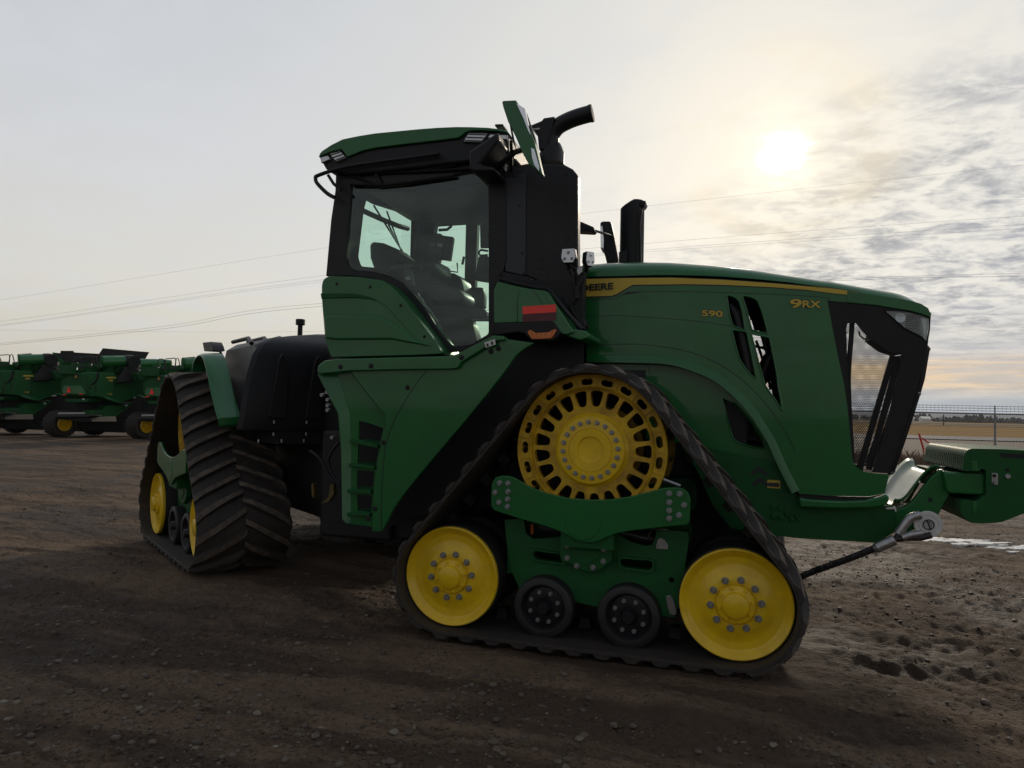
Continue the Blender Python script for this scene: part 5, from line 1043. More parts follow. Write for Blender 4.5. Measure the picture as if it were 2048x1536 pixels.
# ------------------------------------------------------------------ gravel
def pebble_field(name, n, rmin, rmax, smin, smax, seed, mat):
    r = np.random.default_rng(seed); V_, F_ = [], []; ico = bmesh.new(); bmesh.ops.create_icosphere(ico, subdivisions=1 if smax < .02 else 2, radius=1)
    ico.verts.ensure_lookup_table(); bv = np.array([v.co[:] for v in ico.verts]); bf = np.array([[v.index for v in f.verts] for f in ico.faces]); ico.free()
    cnt = 0; a_all = []
    while cnt < n:
        k = n*3; u = r.random(k); rr_ = rmin*(rmax/rmin)**u; aa = r.uniform(-.70, .70, k)+yawc
        x = CAM.x+rr_*np.cos(aa); y = CAM.y+rr_*np.sin(aa); dens = np.clip(fbm(x, y, .55, 3, 99)*2.4+.42, .04, 1)*(nearpack(x, y) < .2)
        ok = r.random(k) < dens; x, y = x[ok], y[ok]; a_all.append(np.stack([x, y], 1)); cnt += len(x)
    P = np.concatenate(a_all)[:n]; z = soil_h(P[:, 0], P[:, 1]); s = smin*(smax/smin)**(r.random(n)**3.0)
    d = np.hypot(P[:, 0]-CAM.x, P[:, 1]-CAM.y)
    sc = np.stack([s*r.uniform(.8, 1.5, n), s*r.uniform(.8, 1.2, n), s*r.uniform(.45, .8, n)], 1); th_ = r.uniform(0, 6.28, n)
    jit = 1+r.uniform(-.16, .16, (n, len(bv), 1)); v = bv[None]*jit*sc[:, None, :]; cx, sx = np.cos(th_)[:, None], np.sin(th_)[:, None]
    vx = v[..., 0]*cx-v[..., 1]*sx+P[:, :1]; vy = v[..., 0]*sx+v[..., 1]*cx+P[:, 1:]; vz = v[..., 2]+z[:, None]+sc[:, 2:]*.05
    co = np.stack([vx, vy, vz], -1).reshape(-1, 3); f = (bf[None]+(np.arange(n)*len(bv))[:, None, None]).reshape(-1, 3)
    me = bpy.data.meshes.new(name); me.from_pydata(co.tolist(), [], f.tolist()); me.polygons.foreach_set('use_smooth', np.ones(len(f), bool)); me.materials.append(mat)
    o = bpy.data.objects.new(name, me); S.collection.objects.link(o); return o
m = bpy.data.materials.new('pebbles'); m.use_nodes = True; nt = m.node_tree; N = nt.nodes; L = nt.links; bs = N['Principled BSDF']
ge = N.new('ShaderNodeNewGeometry'); c = ramp(ge.outputs['Random Per Island'], [(0, (.050, .036, .027)), (.3, (.085, .065, .048)), (.55, (.115, .088, .060)), (.75, (.08, .055, .036)), (.93, (.14, .112, .08)), (1, (.20, .17, .13))])
tc = N.new('ShaderNodeTexCoord'); c = mix(smooth(noise(tc.outputs['Object'], 40, 4), .40, .62), mix(.5, c, (.05, .038, .028)), c); L.new(c, bs.inputs['Base Color']); bs.inputs['Roughness'].default_value = .7
tag(pebble_field('gravel', 13000, 1.9, 16, .004, .024, 5, m), 'grey and tan pebbles scattered over the dirt yard', 'gravel', kind='stuff')
tag(pebble_field('soil_crumb', 40000, 1.9, 30, .003, .011, 6, MATS['soil']), 'small crumbs of dark loose soil over the dirt yard', 'soil', kind='stuff')
# ================================================================== combines parked behind
def plane(P0, deg):
    a = math.radians(deg); d = Vector((math.cos(a), math.sin(a), 0)); n_ = Vector((-d.y, d.x, 0))   # n_ points away from the viewer
    T = Matrix(((d.x, n_.x, 0, P0.x), (d.y, n_.y, 0, P0.y), (0, 0, 1, 0), (0, 0, 0, 1)))
    def f(tagr, pts, dep=0.):
        o = []
        for x, y in px(tagr, pts):
            q = hit(x, y, n_, n_.dot(P0)+dep); o.append(((q-P0).dot(d), q.z))
        return o
    return T, f
G0 = onZ(200, 876); HD = 95
cmb_ = empty('combine_harvester', (G0.x, G0.y, 0), 'green combine in full view with dark open tank panels behind its auger', 'combine harvester', 'combines parked in a row')
fd = 72
TF, ff = plane(G0, fd)                                   # flank
corner = hit(180, 780, TF.to_3x3().col[1], TF.to_3x3().col[1].dot(G0)); corner.z = 0
TB, fb = plane(corner, HD-90)                            # rear face
C_ = cmb_
def cp(nm, mat, T, y0, y1, pts, parent=None, bevel=.03, holes=()):
    m = MB(); m.prism(pts, y0, y1, holes); return m.build(nm, mat, parent or C_, T=T, bevel=bevel, seg=2)
def bod(nm, mat, T, f, tagr, pts, d0, d1, parent=None, bevel=.03): return cp(nm, mat, T, d0, d1, f(tagr, pts, d0), parent, bevel)
body = bod('body_panel', 'green_dull', TF, ff, 'k4', [(-20, 560), (0, 490), (110, 495), (380, 500), (395, 545), (640, 560), (860, 566), (900, 700), (880, 900), (830, 880), (720, 850), (660, 870), (620, 900), (480, 962), (370, 958), (260, 905), (150, 880), (0, 850), (-30, 700)], 0, .9, None, .05)
bod('lower_fender', 'green', TF, ff, 'k4', [(220, 870), (370, 905), (470, 938), (600, 895), (720, 842), (790, 850), (870, 895), (860, 910), (720, 868), (620, 905), (480, 965), (370, 955), (240, 900)], -.10, .05, body, .03)
rearp = bod('rear_hood', 'green_dull', TB, fb, 'k3', [(920, 800), (918, 690), (928, 620), (950, 580), (1010, 555), (1060, 515), (1150, 503), (1290, 498), (1400, 500), (1410, 700), (1400, 880), (1340, 868), (960, 868)], 0, 1.2, None, .08)
bod('rear_door', 'green', TB, fb, 'k3', [(975, 702), (1235, 695), (1285, 770), (1312, 838), (960, 838), (945, 765)], -.07, .02, rearp, .04)
tri = bod('slow_vehicle_sign', 'red', TB, fb, 'k3', [(1048, 722), (1058, 722), (1086, 800), (1080, 806), (1024, 806), (1019, 800)], -.10, -.08, rearp, .0)
for q in ([(965, 832), (1010, 832), (1010, 848), (965, 848)], [(1215, 822), (1270, 822), (1270, 836), (1215, 836)]): bod('tail_light', 'red', TB, fb, 'k3', q, -.09, -.05, rearp, .0)
bod('lower_hood', 'green_dull', TB, fb, 'k3', [(985, 905), (1380, 895), (1340, 955), (1240, 962), (1010, 960)], .1, .9, None, .03)
bod('rear_lamp', 'steel_white', TB, fb, 'k3', [(1262, 895), (1285, 895), (1292, 920), (1268, 922)], .07, .1, None, .0)
bod('emblem', 'decal_black', TB, fb, 'k3', [(1135, 520), (1180, 512), (1200, 540), (1198, 585), (1160, 610), (1135, 590)], -.02, .02, rearp, .01)
bod('emblem_mark', 'decal_yellow', TB, fb, 'k3', [(1142, 578), (1158, 562), (1150, 548), (1168, 532), (1170, 545), (1164, 556), (1180, 570), (1186, 584), (1170, 574), (1156, 580)], -.03, -.02, rearp, .0)
bod('seam', 'decal_black', TB, fb, 'k3', [(1488, 500), (1494, 500), (1468, 625), (1378, 715), (1346, 785), (1344, 850), (1338, 850), (1340, 782), (1372, 710), (1462, 620)], -.02, .1, rearp, .0)
bod('seam', 'decal_black', TF, ff, 'k4', [(374, 500), (380, 500), (380, 700), (374, 940), (367, 940), (372, 700)], -.01, .01, body, .0)
bod('side_recess', 'dark', TF, ff, 'k4', [(-60, 740), (20, 720), (100, 712), (104, 800), (90, 812), (86, 745), (20, 752)], -.01, .02, body, .0)
bod('crease', 'green_dull', TF, ff, 'k4', [(430, 660), (560, 670), (840, 760), (845, 790), (600, 720)], -.01, .02, body, .0)
bod('stripe', 'decal_yellow', TF, ff, 'k4', [(262, 568), (378, 568), (400, 572), (400, 588), (245, 587)], -.015, .01, body, .0)
bod('stripe', 'decal_yellow', TF, ff, 'k4', [(560, 596), (770, 600), (862, 600), (862, 624), (765, 618), (560, 612)], -.015, .01, body, .0)
def cword(body_t, tagr, u0, v0, u1, h, par):
    n_ = TF.to_3x3().col[1]; w3 = lambda u, v: hit(*px(tagr, [(u, v)])[0], n_, n_.dot(G0)-.02)
    a, b, t = w3(u0, v0), w3(u1, v0), w3(u0, v0-h); text_obj('lettering', body_t, 'decal_yellow', par, a, (Vector((b.x-a.x, b.y-a.y, 0))), (0, 0, 1), (t-a).length, depth=.01, bold=.02, width=(b-a).length)
cword('X9', 'k4', 280, 638, 348, 34, body); cword('1100', 'k4', 272, 838, 338, 20, body)
bod('lower_side', 'green_dull', TF, ff, 'k4', [(-10, 1090), (90, 1072), (190, 1082), (260, 1000), (480, 1000), (560, 1060), (450, 1140), (390, 1208), (300, 1222), (190, 1192), (0, 1182)], .2, 1.0, None, .04)
bod('wheel_arch', 'green_dull', TF, ff, 'k4', [(490, 1000), (560, 965), (660, 960), (620, 1010), (560, 1075)], .1, .6, None, .02)
bod('side_lamp', 'steel_white', TF, ff, 'k4', [(552, 992), (574, 992), (574, 1016), (552, 1016)], .05, .1, None, .0)
bod('underbody', 'dark', TF, ff, 'k4', [(-200, 860), (480, 900), (860, 880), (860, 1390), (600, 1420), (200, 1400), (-200, 1370)], .9, 2.4, None, 0)
bod('number_plate', 'panel_grey', TF, ff, 'k4', [(98, 1102), (172, 1104), (170, 1130), (100, 1128)], .18, .21, None, .0)
# platform over the rear wheels
pz = hit(135, 833, Vector((0, 0, 1)), 0)
bod('chopper_deck', 'panel_grey', TB, fb, 'k3', [(780, 1178), (830, 1150), (1385, 1148), (1400, 1158), (1340, 1180)], -.7, -.1, None, .01)
bod('deck_edge', 'steel', TB, fb, 'k3', [(890, 1112), (1290, 1110), (1290, 1140), (885, 1142)], -.35, -.25, None, .01)
bod('chopper_box', 'dark', TB, fb, 'k3', [(860, 1180), (1390, 1175), (1410, 1260), (1240, 1260), (1100, 1235), (870, 1215)], -.5, .9, None, .02)
# wheels
def tyre(cx, cy, r_px, wd, T, f, dep, rim=True):
    (a, z), = f('k3', [(cx, cy)], dep); r_ = r_px*31/FPX; z = r_ + .0
    m = MB(); m.lathe([(r_*.55, dep), (r_*.80, dep-.06), (r_*.93, dep-.03), (r_*.955, dep+.05), (r_*.955, dep+wd-.05), (r_*.90, dep+wd), (r_*.55, dep+wd)], (a, 0, z), seg=40)
    for k in range(22):
        t0 = 2*math.pi*k/22
        for sd in (0, 1):
            R_ = []
            for q in range(4):
                t = q/3; th = t0+(.14 if sd else 0)+t*.22; yy = dep-.02+t*wd*.52 if not sd else dep+wd+.02-t*wd*.52; c, s_ = math.cos, math.sin
                R_.append([(a+r_*k_*c(th+d_), yy, z+r_*k_*s_(th+d_)) for k_, d_ in ((.94, -.05), (1.0, -.04), (1.0, .04), (.94, .05))])
            m.loft(R_)
    w = m.build('wheel', 'rubber', C_, T=T, angle=30)
    if not rim: m = MB(); m.tube([(a, dep+.1, z), (a, dep+wd-.1, z)], r_*.6, 20); m.build('hub', 'dark', w, T=T)
    if rim: m = MB(); m.lathe([(0, dep+.10), (r_*.16, dep+.08), (r_*.18, dep+.16), (r_*.46, dep+.20), (r_*.46, dep-.0), (r_*.50, dep-.0), (r_*.56, dep+.02), (r_*.56, dep+.3), (0, dep+.3)], (a, 0, z), seg=36); m.build('rim', 'yellow', w, T=T)
    return w
TWm, fw = plane(hit(133, 856, Vector((0, 0, 1)), .55), 45)
TWm, fw = plane(Vector((onZ(140, 874).x, onZ(140, 874).y, 0)), 78)
tyre(1000, 1290, 27, .75, TWm, fw, 0.0)
tyre(1500, 1300, 24, .5, TWm, fw, .9, False)
tyre(1050, 1300, 27, .5, TWm, fw, 2.6, False)
TWf, fwf = plane(Vector((onZ(330, 872).x, onZ(330, 872).y, 0)), 50)
# unloading auger with its rubber boot
TA, fa_ = plane(G0, 55)
def at3(T, f, tagr, u, v, dep): a, z = f(tagr, [(u, v)], dep)[0]; return T @ Vector((a, dep, z))
p0, p1, p2, p3 = [at3(TA, fa_, 'k4', u, v, .3) for u, v in ((165, 335), (560, 325), (640, 330), (650, 330))]
ra = (at3(TA, fa_, 'k4', 300, 245, .3)-at3(TA, fa_, 'k4', 300, 420, .3)).length/2
m = MB(); m.tube([p0, p1], ra, 24); aug = m.build('unloading_auger', 'green', C_, angle=50)
m = MB(); m.tube([at3(TA, fa_, 'k4', u, v, .3) for u, v in ((168, 335), (200, 334))], ra*1.06, 24); m.tube([at3(TA, fa_, 'k4', u, v, .3) for u, v in ((205, 250), (370, 238))], .03, 8); m.build('auger_flange', 'green_dull', aug)
m = MB(); q = curve([tuple(at3(TA, fa_, 'k4', u, v, .3)) for u, v in ((545, 325), (600, 322), (650, 340), (665, 400), (640, 460))], 3); m.tube(q, [ra*1.08]*4+[ra*1.12]*(len(q)-4), 20); m.build('auger_elbow', 'black_plastic', aug)
m = MB(); m.tube([at3(TA, fa_, 'k4', 680, 330, -.25), at3(TA, fa_, 'k4', 682, 332, -.30)], .26, 18); m.build('elbow_mouth', 'dark', aug)
m = MB(); m.prism(fa_('k4', [(400, 668), (420, 600), (470, 520), (540, 420), (600, 418), (690, 420), (760, 470), (795, 512), (785, 590), (760, 615), (600, 652)], .0), .0, .75); bt = m.build('auger_boot', 'black_plastic', aug, T=TA, bevel=.09, seg=4, angle=60)
m = MB(); m.prism(curve(fa_('k4', [(575, 440), (640, 420), (720, 450), (780, 500), (775, 530), (700, 530), (620, 505)], -.02), 3, True), -.03, .02); m.build('boot_opening', 'dark', bt, T=TA)
m = MB(); m.tube([at3(TA, fa_, 'k4', u, v, 1.2) for u, v in ((700, 372), (1000, 358), (1250, 345))], [.26, .21, .12], 20); m.build('auger_base_tube', 'green', aug, angle=50)
# rails, engine deck clutter
m = MB()
for pth in ([(985, 490), (1045, 275), (1062, 264), (1130, 264), (1142, 276), (1150, 460)], [(1155, 465), (1158, 270), (1180, 260), (1320, 250), (1332, 262), (1330, 400)], [(1310, 420), (1342, 256), (1366, 248), (1378, 262), (1416, 430)], [(1040, 405), (1320, 405)]):
    m.tube([at3(TA, fa_, 'k4', u-640*2, v, .2) for u, v in pth], .02, 6); 
rl2 = m.build('hand_rail', 'panel_grey', C_)
rr = random.Random(9); m = MB()
for k in range(70):
    u = rr.uniform(-430, 860); v = rr.uniform(400, 500); p = at3(TA, fa_, 'k4', u, v, rr.uniform(.4, 1.4)); a, b, c = rr.uniform(.05, .3), rr.uniform(.05, .2), rr.uniform(.04, .18)
    if rr.random() < .5: m.box(p.x-a, p.x+a, p.y-b, p.y+b, p.z-c, p.z+c)
    else: m.tube([p, p+Vector((rr.uniform(-.4, .4), rr.uniform(-.3, .3), rr.uniform(-.1, .25)))], rr.uniform(.015, .05), 6)
m.build('engine_deck', 'green_dull', C_, smooth_=False, clean=False)
m = MB(); m.prism(fa_('k4', [(-560, 470), (860, 470), (900, 560), (860, 600), (-500, 600)], 1.0), 1.0, 2.4); m.build('tank_body', 'green_dull', C_, T=TA, bevel=.05)
def fam(o): return [o]+[d for c in o.children for d in fam(c)]
src = [(o, o.parent) for o in S.objects if o.parent is not None and any(o is q or o.parent is q or (o.parent and o.parent.parent is q) for q in (C_,))]
def clone(root, off, label):
    r = root.copy(); S.collection.objects.link(r); r.location = root.location+off; r['label'] = label; mp_ = {root: r}
    def rec(a, b):
        for ch in [o for o, p in kids if p is a]:
            c = ch.copy(); S.collection.objects.link(c); c.parent = b; c.matrix_parent_inverse = ch.matrix_parent_inverse.copy(); rec(ch, c)
    kids = [(o, o.parent) for o in list(S.objects) if o.parent]; rec(root, r); return r
offL = onZ(200-168, 871.5)-G0; offR = onZ(200+165, 880)-G0; offL.z = offR.z = 0
clone(C_, offL, 'green combine at the far left, its rear end cut off by the photo')
clone(C_, offR, 'green combine half hidden behind the big tractor\'s rear track')
# open grain tank panels, only on the middle machine
m = MB(); m.prism(fa_('k3', [(800, 190), (928, 202), (934, 165), (1125, 165), (1140, 190), (1540, 212), (1470, 345), (1000, 345), (890, 335)], 2.4), 2.4, 2.5); tkp = m.build('grain_tank_panel', 'black_plastic', C_, T=TA, bevel=.01)
m = MB(); m.prism(fa_('k3', [(800, 190), (830, 196), (1000, 345), (890, 335)], 2.3), 2.3, 2.4); m.build('panel_edge', 'green_dull', tkp, T=TA)
m = MB(); m.prism(fa_('k4', [(200, 125), (912, 187), (850, 292), (500, 420), (30, 400), (60, 340), (140, 215)], 2.1), 2.1, 2.2); m.build('grain_tank_panel', 'black_plastic', C_, T=TA, bevel=.01)
# ================================================================== beyond the yard
def sheet(nm, mat, pts, z, kind='structure'):
    me = bpy.data.meshes.new(nm); me.from_pydata([(x, y, z) for x, y in pts], [], [tuple(range(len(pts)))]); me.materials.append(MATS[mat] if isinstance(mat, str) else mat)
    o = bpy.data.objects.new(nm, me); S.collection.objects.link(o); return tag(o, kind=kind)
m = material('field', (.42, .28, .13), .95, spec=.0, col2=(.26, .17, .085), nscale=.05, bump=.6, bscale=2.5)
mapn = m.node_tree.nodes.new('ShaderNodeMapping'); tcn = [n for n in m.node_tree.nodes if n.type == 'TEX_COORD'][0]; n0 = [n for n in m.node_tree.nodes if n.type == 'TEX_NOISE' and abs(n.inputs['Scale'].default_value-.05) < 1e-3][0]
mapn.inputs['Scale'].default_value = (.5, 3.2, 1); mapn.inputs['Rotation'].default_value = (0, 0, -.25); m.node_tree.links.new(tcn.outputs['Object'], mapn.inputs[0]); m.node_tree.links.new(mapn.outputs[0], n0.inputs['Vector'])
material('road', (.20, .19, .18), .85, spec=.1, noise_amt=.2, nscale=.3); material('bank', (.075, .055, .038), .95, col2=(.14, .10, .06), nscale=.8, bump=.6, bscale=4)
Lv = Vector((math.cos(.07), math.sin(.07), 0)); Nv = Vector((-Lv.y, Lv.x, 0))           # roadside direction
FP0 = onZ(1787, 926); FPd = Lv
fb0 = (FP0.dot(Nv))
def strip(n0_, n1_, x0=-400, x1=900): return [tuple((Lv*x0+Nv*(fb0+n0_))[:2]), tuple((Lv*x1+Nv*(fb0+n0_))[:2]), tuple((Lv*x1+Nv*(fb0+n1_))[:2]), tuple((Lv*x0+Nv*(fb0+n1_))[:2])]
dist = lambda x, y: onZ(x, y).dot(Nv)-fb0
sheet('field', 'field', strip(dist(1900, 877), 2600, -6000, 9000), .10)
sheet('road', 'road', strip(dist(1900, 882), dist(1900, 875)), .14)
sheet('verge', 'bank', strip(2.5, dist(1900, 882)), .07)
material('dark_field', (.055, .045, .035), .95, noise_amt=.3, nscale=.02)
sheet('ploughed_field', 'dark_field', strip(dist(1950, 850), dist(1950, 848.5), -6000, 9000), .25)
sheet('ploughed_field', 'dark_field', strip(dist(1950, 853.6), dist(1950, 852.6), -6000, 9000), .22)
# snow-white puddle behind the weights
def blob(cx, cy, lx, ly, seed, n=26):
    r = random.Random(seed); out = []
    for k in range(n):
        a = 2*math.pi*k/n; e = 1+.28*math.sin(3*a+seed)+.22*math.sin(7*a+seed*2)+r.uniform(-.16, .16); p = onZ(cx+lx*e*math.cos(a), cy+ly*e*math.sin(a)); out.append((p.x, p.y))
    return out
mw = bpy.data.materials.new('water'); mw.use_nodes = True; b_ = mw.node_tree.nodes['Principled BSDF']; b_.inputs['Base Color'].default_value = (.02, .018, .015, 1); b_.inputs['Roughness'].default_value = .06; b_.inputs['IOR'].default_value = 1.33
n_ = mw.node_tree.nodes.new('ShaderNodeTexNoise'); n_.inputs['Scale'].default_value = 14; u_ = mw.node_tree.nodes.new('ShaderNodeBump'); u_.inputs['Strength'].default_value = .12; u_.inputs['Distance'].default_value = .01
mw.node_tree.links.new(n_.outputs['Fac'], u_.inputs['Height']); mw.node_tree.links.new(u_.outputs[0], b_.inputs['Normal'])
MATS['water'] = mw
material('ice', (.72, .71, .68), .35, bump=.2, bscale=20)
m = MB(); vs = []
rs_ = random.Random(12); bl_ = [(1925, 1084, 40, 2.6), (1975, 1090, 34, 2.2), (1885, 1080, 22, 1.8), (2028, 1098, 30, 1.6)]
for _ in range(46):
    t_ = rs_.random(); bl_.append((1850+t_*205+rs_.gauss(0, 8), 1077+t_*22+rs_.gauss(0, 4.5), rs_.uniform(3, 20), rs_.uniform(.4, 1.3)))
for i, (cx, cy, lx, ly) in enumerate(bl_):
    q = blob(cx, cy, lx, ly, i+1); zz = float(np.max(soil_h([a for a, b in q], [b for a, b in q])))+.002
    m.prism(q, float(np.min(soil_h([a for a, b in q], [b for a, b in q])))-.01, zz, axis='z')
tag(m.build('snow_patch', 'ice', smooth_=False), 'thin white patch of melting snow and ice on the mud beyond the weights', 'snow', kind='stuff')
# ------------------------------------------------------------------ fence
material('galvanised', (.25, .25, .26), .5, metal=.3)
zg = 0.0; fen = empty('chain_link_fence', tuple(FP0), 'grey chain link fence with barbed strands on top along the yard edge', 'fence')
FH = 2.02-.02; sp = 3.86
def fpt(k, z): return FP0+FPd*k+Vector((0, 0, z))
z_top = None
pa = hit(1900, 826, Nv, fb0); FH = pa.z
zs_ = [hit(1900, y, Nv, fb0).z for y in (820.5, 815.5, 811)]
ps = [-2*sp, -sp, 0, (hit(1990, 860, Nv, fb0)-FP0).dot(FPd)]; sp = ps[3]; ps = [k*sp for k in range(-7, 7)]
for k in ps:
    m = MB(); m.tube([fpt(k, -.1), fpt(k, FH-.0)], .036, 10); m.tube([fpt(k, FH), fpt(k, zs_[2]+.03)], .02, 6); o = m.build('post', 'galvanised', fen)
m = MB(); m.tube([fpt(ps[0], FH), fpt(ps[-1], FH)], .028, 8); m.build('top_rail', 'galvanised', fen)
for z in zs_:
    m = MB(); m.tube([fpt(ps[0], z), fpt(ps[-1], z)], .007, 4)
    for k in np.arange(ps[0], ps[-1], .13): m.add([fpt(k, z-.03), fpt(k+.012, z-.03), fpt(k+.02, z+.03), fpt(k+.008, z+.03)], [(0, 1, 2, 3)])
    m.build('barbed_strand', 'panel_grey', fen, clean=False, smooth_=False)
material('wire', (.42, .41, .40), .5, metal=.3)
m = MB(); pw_ = .075; r_ = .0024; x0, x1 = ps[0], ps[-1]; nrm = Nv*r_
for sgn in (1, -1):
    k = x0-FH
    while k < x1+FH:
        a0, a1 = (k, k+FH*sgn); z0, z1 = 0.03, FH
        lo_, hi_ = min(a0, a1), max(a0, a1)
        if lo_ >= x0 and hi_ <= x1:
            a, b = fpt(a0, z0), fpt(a1, z1); w_ = (b-a).normalized().cross(Nv)*r_
            m.add([a+w_, a-w_, a+nrm, b+w_, b-w_, b+nrm], [(0, 1, 4, 3), (1, 2, 5, 4), (2, 0, 3, 5)])
        k += pw_*1.5
m.build('wire_mesh', 'wire', fen, clean=False, smooth_=False)
# red flagging tape tied near the fence
material('tape', (.62, .02, .012), .4)
TPl, ft_ = plane(Vector((hit(1842, 900, Nv, fb0-.6).x, hit(1842, 900, Nv, fb0-.6).y, 0)), 8)
m = MB(); m.prism(ft_('p', [(1838, 868), (1841, 870), (1843, 877), (1848, 895), (1850, 899), (1847, 898), (1843, 884), (1840, 876)]), 0, .01); tp_ = m.build('flagging_tape', 'tape', T=TPl, smooth_=False)
m.v, m.f = [], []; m.prism(ft_('p', [(1844, 875), (1847, 876), (1862, 888), (1860, 889.5), (1846, 879)]), .01, .02); m.prism(ft_('p', [(1836, 866), (1840, 868), (1850, 905), (1848, 906)]), .02, .03)
o = m.build('tape_tail', 'tape', tp_, T=TPl, smooth_=False)
tag(tp_, 'strip of red flagging tape fluttering against the fence behind the tractor nose', 'tape')
# dry grass along the fence
def grass(nm, n, area, hmin, hmax, mat, seed, label):
    r = np.random.default_rng(seed); x = r.uniform(area[0], area[1], n); y = r.normal(0, 1, n)*area[2]+area[3]; d_ = np.clip(fbm(x, y, .6, 2, 7)+.5, 0, 1) > r.random(n)*.9; x, y = x[d_], y[d_]; n = len(x)
    P = np.array([tuple(FP0+Lv*a+Nv*b) for a, b in zip(x, y)]); h = r.uniform(hmin, hmax, n); a = r.uniform(0, 6.28, n); w = r.uniform(.006, .014, n); lx, ly = r.normal(0, .3, n)*h, r.normal(0, .3, n)*h
    z = ground_h(P[:, 0], P[:, 1])-.02; dx, dy = np.cos(a)*w, np.sin(a)*w
    co = np.stack([np.stack([P[:, 0]-dx, P[:, 1]-dy, z], 1), np.stack([P[:, 0]+dx, P[:, 1]+dy, z], 1), np.stack([P[:, 0]+lx*.4+dx*.6, P[:, 1]+ly*.4, z+h*.6], 1), np.stack([P[:, 0]+lx, P[:, 1]+ly, z+h], 1)], 1).reshape(-1, 3)
    f = np.array([[0, 1, 2], [0, 2, 3]])[None]+(np.arange(n)*4)[:, None, None]; me = bpy.data.meshes.new(nm); me.from_pydata(co.tolist(), [], f.reshape(-1, 3).tolist()); me.materials.append(MATS[mat]); o = bpy.data.objects.new(nm, me); S.collection.objects.link(o); tag(o, label, 'grass', kind='stuff')
material('dry_grass', (.26, .18, .11), .8, col2=(.15, .095, .06), nscale=2)
grass('dry_grass', 14000, (-9, 14, .7, .3), .08, .42, 'dry_grass', 3, 'dry tan grass and weeds along the foot of the chain link fence')
grass('weeds', 1500, (-7, 2.2, .35, .4), .2, .6, 'dry_grass', 8, 'taller dry weed stalks at the fence behind the tractor nose')
# ------------------------------------------------------------------ far trees, sheds, hills
material('far_tree', (.055, .050, .042), .95, noise_amt=.3, nscale=.05); material('hill', (.10, .12, .15), 1.0, noise_amt=.25, nscale=.002)
def treeline(nm, u0, u1, dist_, hgt, seed, label, base=0.):
    r = np.random.default_rng(seed); V_, F_ = [], []; ico = bmesh.new(); bmesh.ops.create_icosphere(ico, subdivisions=1, radius=1); ico.verts.ensure_lookup_table()
    bv = np.array([v.co[:] for v in ico.verts]); bf = [[v.index for v in f.verts] for f in ico.faces]; ico.free(); n = int((u1-u0)/2.2); cnt = 0
    for k in range(n):
        u = r.uniform(u0, u1); d = ray(u, 840); d.z = 0; d.normalize(); dd = dist_*r.uniform(.94, 1.08); p = CAM+d*dd
        env = hgt*(.45+.75*max(0, float(fbm(np.array([u*.018]), np.array([seed*3.1]), 1, 3, seed)[0])+.45)); h = env*r.uniform(.6, 1.1)
        for q in range(3):
            s = h*.4*r.uniform(.6, 1.1); c = (p.x+r.uniform(-1, 1)*h*.4, p.y+r.uniform(-1, 1)*h*.4, base+h*(.3+.25*q)); vv = bv*np.array([s*(1.1-.3*q), s*(1.1-.3*q), s*1.1])*(1+r.uniform(-.25, .25, (len(bv), 1)))+np.array(c)
            V_ += vv.tolist(); F_ += [[i+cnt for i in f] for f in bf]; cnt += len(bv)
    me = bpy.data.meshes.new(nm); me.from_pydata(V_, [], F_); me.materials.append(MATS['far_tree']); o = bpy.data.objects.new(nm, me); S.collection.objects.link(o); tag(o, label, 'trees', kind='stuff')
treeline('distant_woods', 1690, 2120, 900, 7, 4, 'low dark wood along the horizon on the right beyond the stubble field')
treeline('distant_woods', 1890, 1960, 780, 7.5, 9, 'taller clump of far trees in the middle of the right horizon')
treeline('distant_woods', -60, 700, 700, 6, 6, 'low line of far bushes behind the parked combines')
hm = []; 
hv, hf = [], []
for k in range(160):
    u = -400+k*20; d = ray(u, 840); d.z = 0; d.normalize(); h = 4200*.0118*(.55+.9*max(0, float(fbm(np.array([k*.05]), np.array([2.2]), 1, 4, 21)[0])+.4)); p = CAM+d*4200; q = CAM+d*5200; w0_ = CAM+d*3700
    hv += [(w0_.x, w0_.y, 0), (p.x, p.y, h*.7), (q.x, q.y, h), (q.x, q.y, -5)]
    if k: o = 4*k; hf += [(o-4, o, o+1, o-3), (o-3, o+1, o+2, o-2), (o-2, o+2, o+3, o-1)]
me = bpy.data.meshes.new('hills'); me.from_pydata(hv, [], hf); me.materials.append(MATS['hill']); ho = bpy.data.objects.new('hills', me); S.collection.objects.link(ho); tag(ho, kind='structure')
for i, (u0, u1, v, lab) in enumerate(((1813, 1829, 844.5, 'long low white shed on the horizon just right of the tractor grille'), (1845, 1862, 845, 'second low white shed on the horizon, right of the longer one'))):
    a = hit(u0, v, Vector((0, 1, 0)), 520); b = hit(u1, v, Vector((0, 1, 0)), 520); t = empty('shed', ((a.x+b.x)/2, 520, 0), lab, 'shed')
    m = MB(); m.box(a.x, b.x, 520, 530, -1, 2.6); m.build('wall', 'label_white', t, smooth_=False); m = MB(); m.prism([(520, 2.6), (525, 4.0), (530, 2.6)], a.x-.3, b.x+.3, axis='x'); m.build('roof', 'steel_white', t, smooth_=False)
t = empty('utility_pole', tuple(onZ(1887, 852)), 'lone thin utility pole on the far horizon above the stubble field', 'utility pole'); b_ = hit(1887, 829, Vector((0, 1, 0)), t.location.y)
m = MB(); m.tube([(t.location.x, t.location.y, -.5), (t.location.x, t.location.y, b_.z)], .16, 8); m.build('pole', 'far_tree', t); m = MB(); m.box(t.location.x-.9, t.location.x+.9, t.location.y-.1, t.location.y+.1, b_.z-.9, b_.z-.7); m.build('crossarm', 'far_tree', t)
